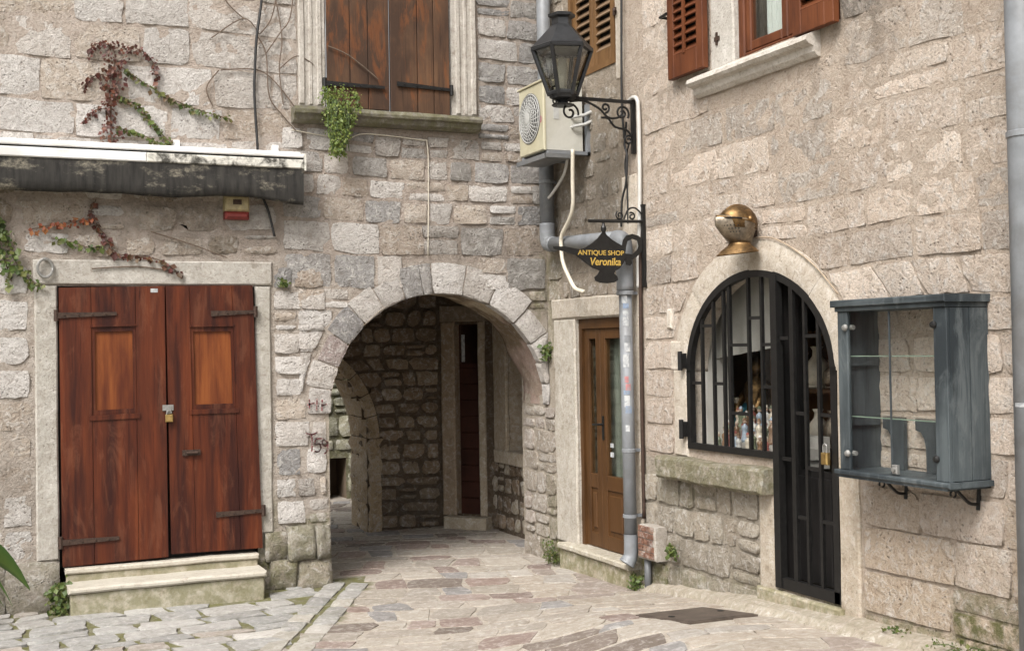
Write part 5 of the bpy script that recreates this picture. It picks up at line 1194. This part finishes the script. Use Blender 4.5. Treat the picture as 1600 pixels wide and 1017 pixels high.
m = MB(); m.lathe(lc+Zv*(zb+.03), [(.02, 0), (.022, .04), (.035, .06), (.038, .20), (.03, .26), (.012, .275)], 12); m.build('bulb', M_curtain, lp, True)
def scroll(m, c, r0, r1, a0, turns, w=.009, n=40):
    m.tube([FS.P(c[0]+(r0+(r1-r0)*t)*math.cos(a0+turns*2*PI*t), c[1]+(r0+(r1-r0)*t)*math.sin(a0+turns*2*PI*t), 0) for t in np.linspace(0, 1, n)], w, 6)
m = MB(); m.box(FS, -.01, .74, 3.855, 3.880, -.012, .012); m.box(FS, .0, .032, 3.46, 3.89, -.016, .016); m.lathe(lc+Zv*3.80, [(.085, 0), (.09, .008), (.06, .014)], 14); br = m.build('bracket', M_black, lp)
m = MB()
scroll(m, (.575, 3.755), .015, .075, 1.2, 1.35); m.tube(smoothpts([FS.P(.575, 3.838), FS.P(.45, 3.85), FS.P(.32, 3.80), FS.P(.24, 3.735), FS.P(.15, 3.74), FS.P(.11, 3.79)], 6), .009, 6)
scroll(m, (.115, 3.775), .012, .062, .6, 1.5); scroll(m, (.265, 3.81), .010, .040, 3.4, 1.2)
m.tube(smoothpts([FS.P(.30, 3.73), FS.P(.24, 3.725), FS.P(.18, 3.665), FS.P(.08, 3.645), FS.P(.035, 3.60)], 6), .009, 6); scroll(m, (.06, 3.565), .010, .04, .5, 1.3); scroll(m, (.70, 3.83), .008, .03, 2.0, 1.4, .007); m.tube(smoothpts([FS.P(.715, 3.86), FS.P(.735, 3.92), FS.P(.70, 3.95)], 5), .007, 6)
m.build('scrollwork', M_black, lp)

# hanging sign in the shape of an oil lamp
sv = 1.80
FG = Frame((0, -sv, 0), (1, 0, 0))
FG.o = Vector((0, -sv, 0))
sg = root('hanging_sign', FG.P(-.35, 2.6, 0), 'black oil-lamp shaped hanging sign with yellow shop lettering', 'sign')
out = [(-.80, 2.705), (-.795, 2.685), (-.70, 2.665), (-.61, 2.640), (-.54, 2.590), (-.47, 2.545), (-.41, 2.525), (-.425, 2.50), (-.455, 2.475), (-.448, 2.447), (-.41, 2.432), (-.345, 2.428), (-.285, 2.436), (-.252, 2.455), (-.258, 2.482), (-.285, 2.505), (-.275, 2.525), (-.235, 2.545), (-.20, 2.59), (-.185, 2.615), (-.175, 2.575), (-.145, 2.565), (-.125, 2.585), (-.13, 2.61), (-.085, 2.635), (-.04, 2.675), (-.022, 2.715), (-.028, 2.765), (-.065, 2.80), (-.12, 2.813), (-.17, 2.80), (-.20, 2.765), (-.21, 2.72), (-.245, 2.735), (-.30, 2.765), (-.345, 2.80), (-.36, 2.825), (-.375, 2.828), (-.39, 2.81), (-.42, 2.775), (-.47, 2.735), (-.53, 2.70), (-.575, 2.685), (-.62, 2.69), (-.70, 2.705)]
hole = [(-.185, 2.66), (-.178, 2.71), (-.165, 2.755), (-.12, 2.775), (-.075, 2.763), (-.062, 2.72), (-.08, 2.685), (-.12, 2.655)]
cu_ = bpy.data.curves.new('lamp_plate', 'CURVE'); cu_.dimensions = '2D'; cu_.fill_mode = 'BOTH'; cu_.extrude = .006
for poly in (out, hole):
    sp = cu_.splines.new('POLY'); sp.points.add(len(poly)-1); sp.use_cyclic_u = True
    for p_, (u, z) in zip(sp.points, poly): p_.co = (u, z, 0, 1)
def curve_to_mesh(cu_, name, mw, mat, parent):
    t = bpy.data.objects.new('tmp', cu_); COL.objects.link(t); dg = bpy.context.evaluated_depsgraph_get(); me = bpy.data.meshes.new_from_object(t.evaluated_get(dg)); bpy.data.objects.remove(t)
    V = [mw @ v.co for v in me.vertices]; F = [tuple(p.vertices) for p in me.polygons]; bpy.data.meshes.remove(me)
    return meshobj(name, V, F, mat, parent)
MG = Matrix(((1, 0, 0, 0), (0, 0, -1, -sv), (0, 1, 0, 0), (0, 0, 0, 1)))      # drawing plane -> the sign's plane
curve_to_mesh(cu_, 'lamp_plate', MG, M_black, sg)
def letters(body, x0, z0, width, height, shear, off, name, mat, parent):
    for side in (1,):
        tc = bpy.data.curves.new('t', 'FONT'); tc.body = body; tc.size = 1; tc.offset = off; tc.shear = shear; tc.extrude = .02
        t = bpy.data.objects.new('tmp', tc); COL.objects.link(t); dg = bpy.context.evaluated_depsgraph_get(); me = bpy.data.meshes.new_from_object(t.evaluated_get(dg)); bpy.data.objects.remove(t)
        P = np.array([v.co[:] for v in me.vertices]); lo, hi = P.min(0), P.max(0)
        sx, sz = width/(hi[0]-lo[0]), height/(hi[1]-lo[1])
        V = [Vector((x0+(p[0]-lo[0])*sx, -sv-.0065-.001*(p[2] > 0), z0+(p[1]-lo[1])*sz)) for p in P]; F = [tuple(p.vertices) for p in me.polygons]
        meshobj(name, V, F, mat, parent)
letters('ANTIQUE SHOP', -.598, 2.637, .40, .044, 0, .016, 'lettering', M_gold, sg)
letters('Veronika', -.492, 2.565, .265, .060, .18, .022, 'lettering', M_gold, sg)
m = MB(); m.tube([FG.P(-.37, 2.905), FG.P(-.37, 2.875)], .010); m.lathe(FG.P(-.37, 2.815), [(.012, 0), (.02, .02), (.022, .04), (.012, .065), (.008, .075)], 10); m.build('hanger', M_black, sg)
sb_ = MB(); sb_.box(FR, 1.785, 1.815, 2.40, 3.03, .005, .03); sb_.tube([FG.P(-.50, 2.905), FG.P(-.02, 2.912)], .0125, 8); bk = sb_.build('bracket', M_black, sg)
m = MB()
FQ = Frame((0, -sv, 0), (-1, 0, 0)); FS_old = FS; FS = FQ; FS.n = Vector((0, -1, 0))
scroll(m, (.225, 2.955), .010, .036, -1.0, 1.3, .007); scroll(m, (.12, 2.95), .010, .030, 2.2, -1.2, .007)
m.tube(smoothpts([FQ.P(.19, 2.925), FQ.P(.15, 3.0), FQ.P(.09, 3.015), FQ.P(.03, 2.97)], 6), .007, 6); m.box(FR, 1.78, 1.82, 3.03, 3.045, .0, .036); m.tube([FQ.P(.03, 2.735), FQ.P(.0, 2.745)], .010)
m.build('scrollwork', M_black, sg)

# knight's helmet above the shop arch
hv, hd = 3.285, .15
hm = root('helmet', FR.P(hv, 2.58, hd), 'brass and steel knight helmet with closed visor mounted above the shop arch', 'helmet')
def ring_(z, fwd, back, side, tilt=0.0, beak=1.0, n=32):
    P = []
    for i in range(n):
        a = 2*PI*i/n; c, s_ = math.cos(a), math.sin(a)
        if c > 0: x = fwd*abs(c)**beak; y = side*math.copysign(abs(s_)**(1+(beak-1)*.8), s_)
        else: x = -back*abs(c); y = side*s_
        P.append(FR.P(hv+y, z+tilt*x, hd+x))
    return P
def loft(rings, cap=True):
    n = len(rings[0]); V = [p for r in rings for p in r]; F = [(q*n+i, q*n+(i+1) % n, q*n+n+(i+1) % n, q*n+n+i) for q in range(len(rings)-1) for i in range(n)]
    if cap: F += [tuple(range(n))[::-1], tuple(range((len(rings)-1)*n, len(rings)*n))]
    return MB().add(V, F)
loft([ring_(2.73, .135, .150, .118, .06), ring_(2.785, .150, .156, .121, .12), ring_(2.82, .152, .152, .116, .14), ring_(2.852, .132, .138, .102, .12), ring_(2.882, .098, .11, .077, .08), ring_(2.905, .055, .07, .044, .05), ring_(2.914, .012, .015, .01)]).build('skull', M_brass, hm, True)
m = MB(); m.tube([FR.P(hv, 2.802+.112*math.sin(a), hd+.145*math.cos(a)) for a in np.linspace(.35, PI-.1, 16)], .009, 6); m.build('comb', M_brass, hm, True)
loft([ring_(2.615, .070, .092, .080, .0), ring_(2.65, .095, .11, .097, -.12), ring_(2.70, .160, .128, .114, -.10, 1.4), ring_(2.745, .218, .138, .126, .02, 1.75), ring_(2.775, .222, .132, .128, .16, 1.75), ring_(2.795, .185, .12, .127, .22, 1.5), ring_(2.80, .150, .10, .12, .22, 1.3)]).build('visor', M_steel, hm, True)
m = MB()
for sgn in (-1, 1):
    a_ = [FR.P(hv+sgn*.128*math.sin(t), 2.798+.012*math.cos(t), hd+.17*math.cos(t)) for t in np.linspace(.25, 1.25, 8)]; m.tube(a_, .006, 6)
    for r in range(3):
        for c in range(5): t = .35+c*.18; q = FR.P(hv+sgn*(.117+.004*r)*math.sin(t), 2.70+r*.024, hd+(.135+.018*r)*math.cos(t)); m.lathe(q, [(.006, -.004), (.006, .004)], 6)
m.build('sight_and_breaths', M_blackwood, hm)
m = MB(); m.tube(ring_(2.785, .205, .125, .128, .20, 1.65), .006, 6, closed=True); m.lathe(FR.P(hv+.125, 2.80, hd-.02), [(.022, 0), (.02, .012), (.0, .016)], 10, FR.u); m.build('visor_trim', M_brass, hm, True)
loft([ring_(2.655, .078, .09, .082), ring_(2.63, .070, .082, .076), ring_(2.60, .092, .10, .095), ring_(2.568, .155, .125, .14, -.10), ring_(2.545, .175, .135, .152, -.12)], False).build('gorget', M_brass, hm, True)
m = MB(); m.tube(ring_(2.545, .176, .136, .153, -.12), .008, 6, closed=True); m.build('gorget_rim', M_brass, hm, True)
m = MB(); m.tube([FR.P(hv, 2.70, .0), FR.P(hv, 2.70, .06)], .03); m.build('wall_peg', M_rust, hm)
hm.scale = (.86, .86, .86)
line('cable', FR, [(3.28, 2.655), (3.45, 2.64), (3.60, 2.59), (3.78, 2.50), (3.95, 2.39), (4.12, 2.24)], .022, .0045, M_twigpale, 'thin pale cable curving from the helmet over the shop arch', 'cable')

# blue-grey display case
dc = root('display_case', FR.P(4.87, 1.7, .14), 'empty blue-grey wooden display case with glass front right of the shop arch', 'display case')
D1 = .28
m = MB(); m.box(FR, 4.40, 5.305, 2.145, 2.185, .0, D1+.03, .006); m.box(FR, 4.42, 5.29, 2.12, 2.145, .0, D1+.012, .004); m.build('top_board', M_tealh, dc)
m = MB(); m.box(FR, 4.40, 5.305, 1.195, 1.225, .0, D1+.025, .008); m.box(FR, 4.42, 5.28, 1.182, 1.195, .0, D1+.012); m.build('bottom_board', M_tealh, dc)
m = MB(); m.box(FR, 4.435, 4.455, 1.225, 2.12, .0, D1-.02); m.build('side_panel', M_tealdark, dc)
m = MB(); m.box(FR, 5.255, 5.28, 1.225, 2.12, .0, D1-.02); o = m.build('side_panel', M_teal, dc)
for k in range(2):
    m = MB(); m.box(FR, 5.28, 5.288, 1.23, 2.115, .004+k*.13, .128+k*.13); m.build('side_board', M_teal, dc)
m = MB(); m.box(FR, 4.43, 4.515, 1.225, 2.12, D1-.02, D1, .004); m.build('front_stile', M_teal, dc)
m = MB(); m.box(FR, 5.19, 5.285, 1.225, 2.12, D1-.02, D1, .004); m.build('front_stile', M_teal, dc)
for (a, b) in ((4.515, 4.845), (4.848, 5.19)):
    m = MB(); m.box(FR, a, b, 1.232, 2.115, D1-.017, D1-.011); m.build('glass_pane', M_glassclear, dc)
m = MB(); m.box(FR, 4.843, 4.850, 1.232, 2.115, D1-.019, D1-.009); m.build('pane_edge', M_tealdark, dc)
Mge = paint('green_glass_edge', (.16, .22, .17), .2)
for z in (1.865, 1.525):
    m = MB(); m.box(FR, 4.46, 5.25, z, z+.006, .03, D1-.035); m.build('glass_shelf', M_glassclear, dc); m = MB(); m.box(FR, 4.46, 5.25, z, z+.006, D1-.035, D1-.032); m.build('shelf_edge', Mge, dc)
    m = MB(); m.box(FR, 4.455, 4.475, z-.055, z-.002, .02, D1-.03); m.build('cleat', M_tealdark, dc); m = MB(); m.box(FR, 5.235, 5.255, z-.055, z-.002, .02, D1-.03); m.build('cleat', M_tealdark, dc)
def corbel(v0): return [(v0+.075, 1.227), (v0+.165, 1.227), (v0+.165, 1.52), (v0-.005, 1.52), (v0-.005, 1.455), (v0+.035, 1.445), (v0+.062, 1.41), (v0+.073, 1.36)]
for v0 in (4.525, 4.79):
    m = MB(); m.prism(FR, corbel(v0), .02, .045); m.build('numeral_board', M_tealdark, dc)
for (v, z) in ((4.505, 2.03), (4.505, 1.32), (5.20, 2.03), (5.20, 1.34)):
    m = MB(); m.lathe(FR.P(v, z, D1), [(.018, 0), (.020, .008), (.014, .02), (.0, .024)], 10, FR.n); m.tube([FR.P(v, z, D1-.03), FR.P(v+.03 if v < 5 else v-.03, z, D1-.03)], .014); m.build('pane_clip', M_zinc if v < 5 else M_black, dc)
m = MB(); m.box(FR, 4.865, 4.905, 1.235, 1.285, D1-.012, D1+.008, .004); m.lathe(FR.P(4.885, 1.26, D1+.008), [(.012, 0), (.012, .012), (0, .013)], 10, FR.n); m.build('pane_lock', M_zinc, dc)
for v in (4.66, 5.20):
    m = MB(); m.tube(smoothpts([FR.P(v, 1.18, .0), FR.P(v, 1.06, .012)], 2), .012); m.tube(smoothpts([FR.P(v, 1.09, .015), FR.P(v, 1.10, .07), FR.P(v, 1.14, .12), FR.P(v, 1.178, .16)], 6), .009, 6)
    m.tube([FR.P(v, 1.155+.018*math.sin(a), .18+.018*math.cos(a)) for a in np.linspace(-.5, 4.6, 14)], .006, 5); m.box(FR, v-.008, v+.008, 1.172, 1.181, 0, .22); m.build('bracket', M_black, dc)

# manhole cover
V = []; mz = gz(-.5, -3.26)+.018
mh = root('manhole_cover', (-.53, -3.26, mz), 'flat rusty iron cover set into the paving in front of the shop', 'manhole cover')
m = MB(); c0 = [Vector((x, y, gz(x, y))) for x, y in MAN]
a_ = [c+Zv*.010 for c in c0]; m.add(a_+[c-Zv*.04 for c in c0], [(3, 2, 1, 0), (0, 1, 5, 4), (1, 2, 6, 5), (2, 3, 7, 6), (3, 0, 4, 7)]); m.build('frame', M_manhole, mh)
ctr = sum((c for c in c0), Vector())/4; m = MB(); b_ = [ctr+(c-ctr)*.94+Zv*.015 for c in c0]; m.add(b_+[q-Zv*.03 for q in b_], [(3, 2, 1, 0), (0, 1, 5, 4), (1, 2, 6, 5), (2, 3, 7, 6), (3, 0, 4, 7)]); m.build('lid', M_manhole, mh)
for s_ in (.72, -.72):
    e = ctr+(c0[0]-c0[1]+c0[3]-c0[2])*.25*s_+Zv*.0165; m = MB(); m.lathe(e, [(.022, 0), (.022, .002), (.0, .0025)], 10); m.build('lifting_eye', M_blackwood, mh)
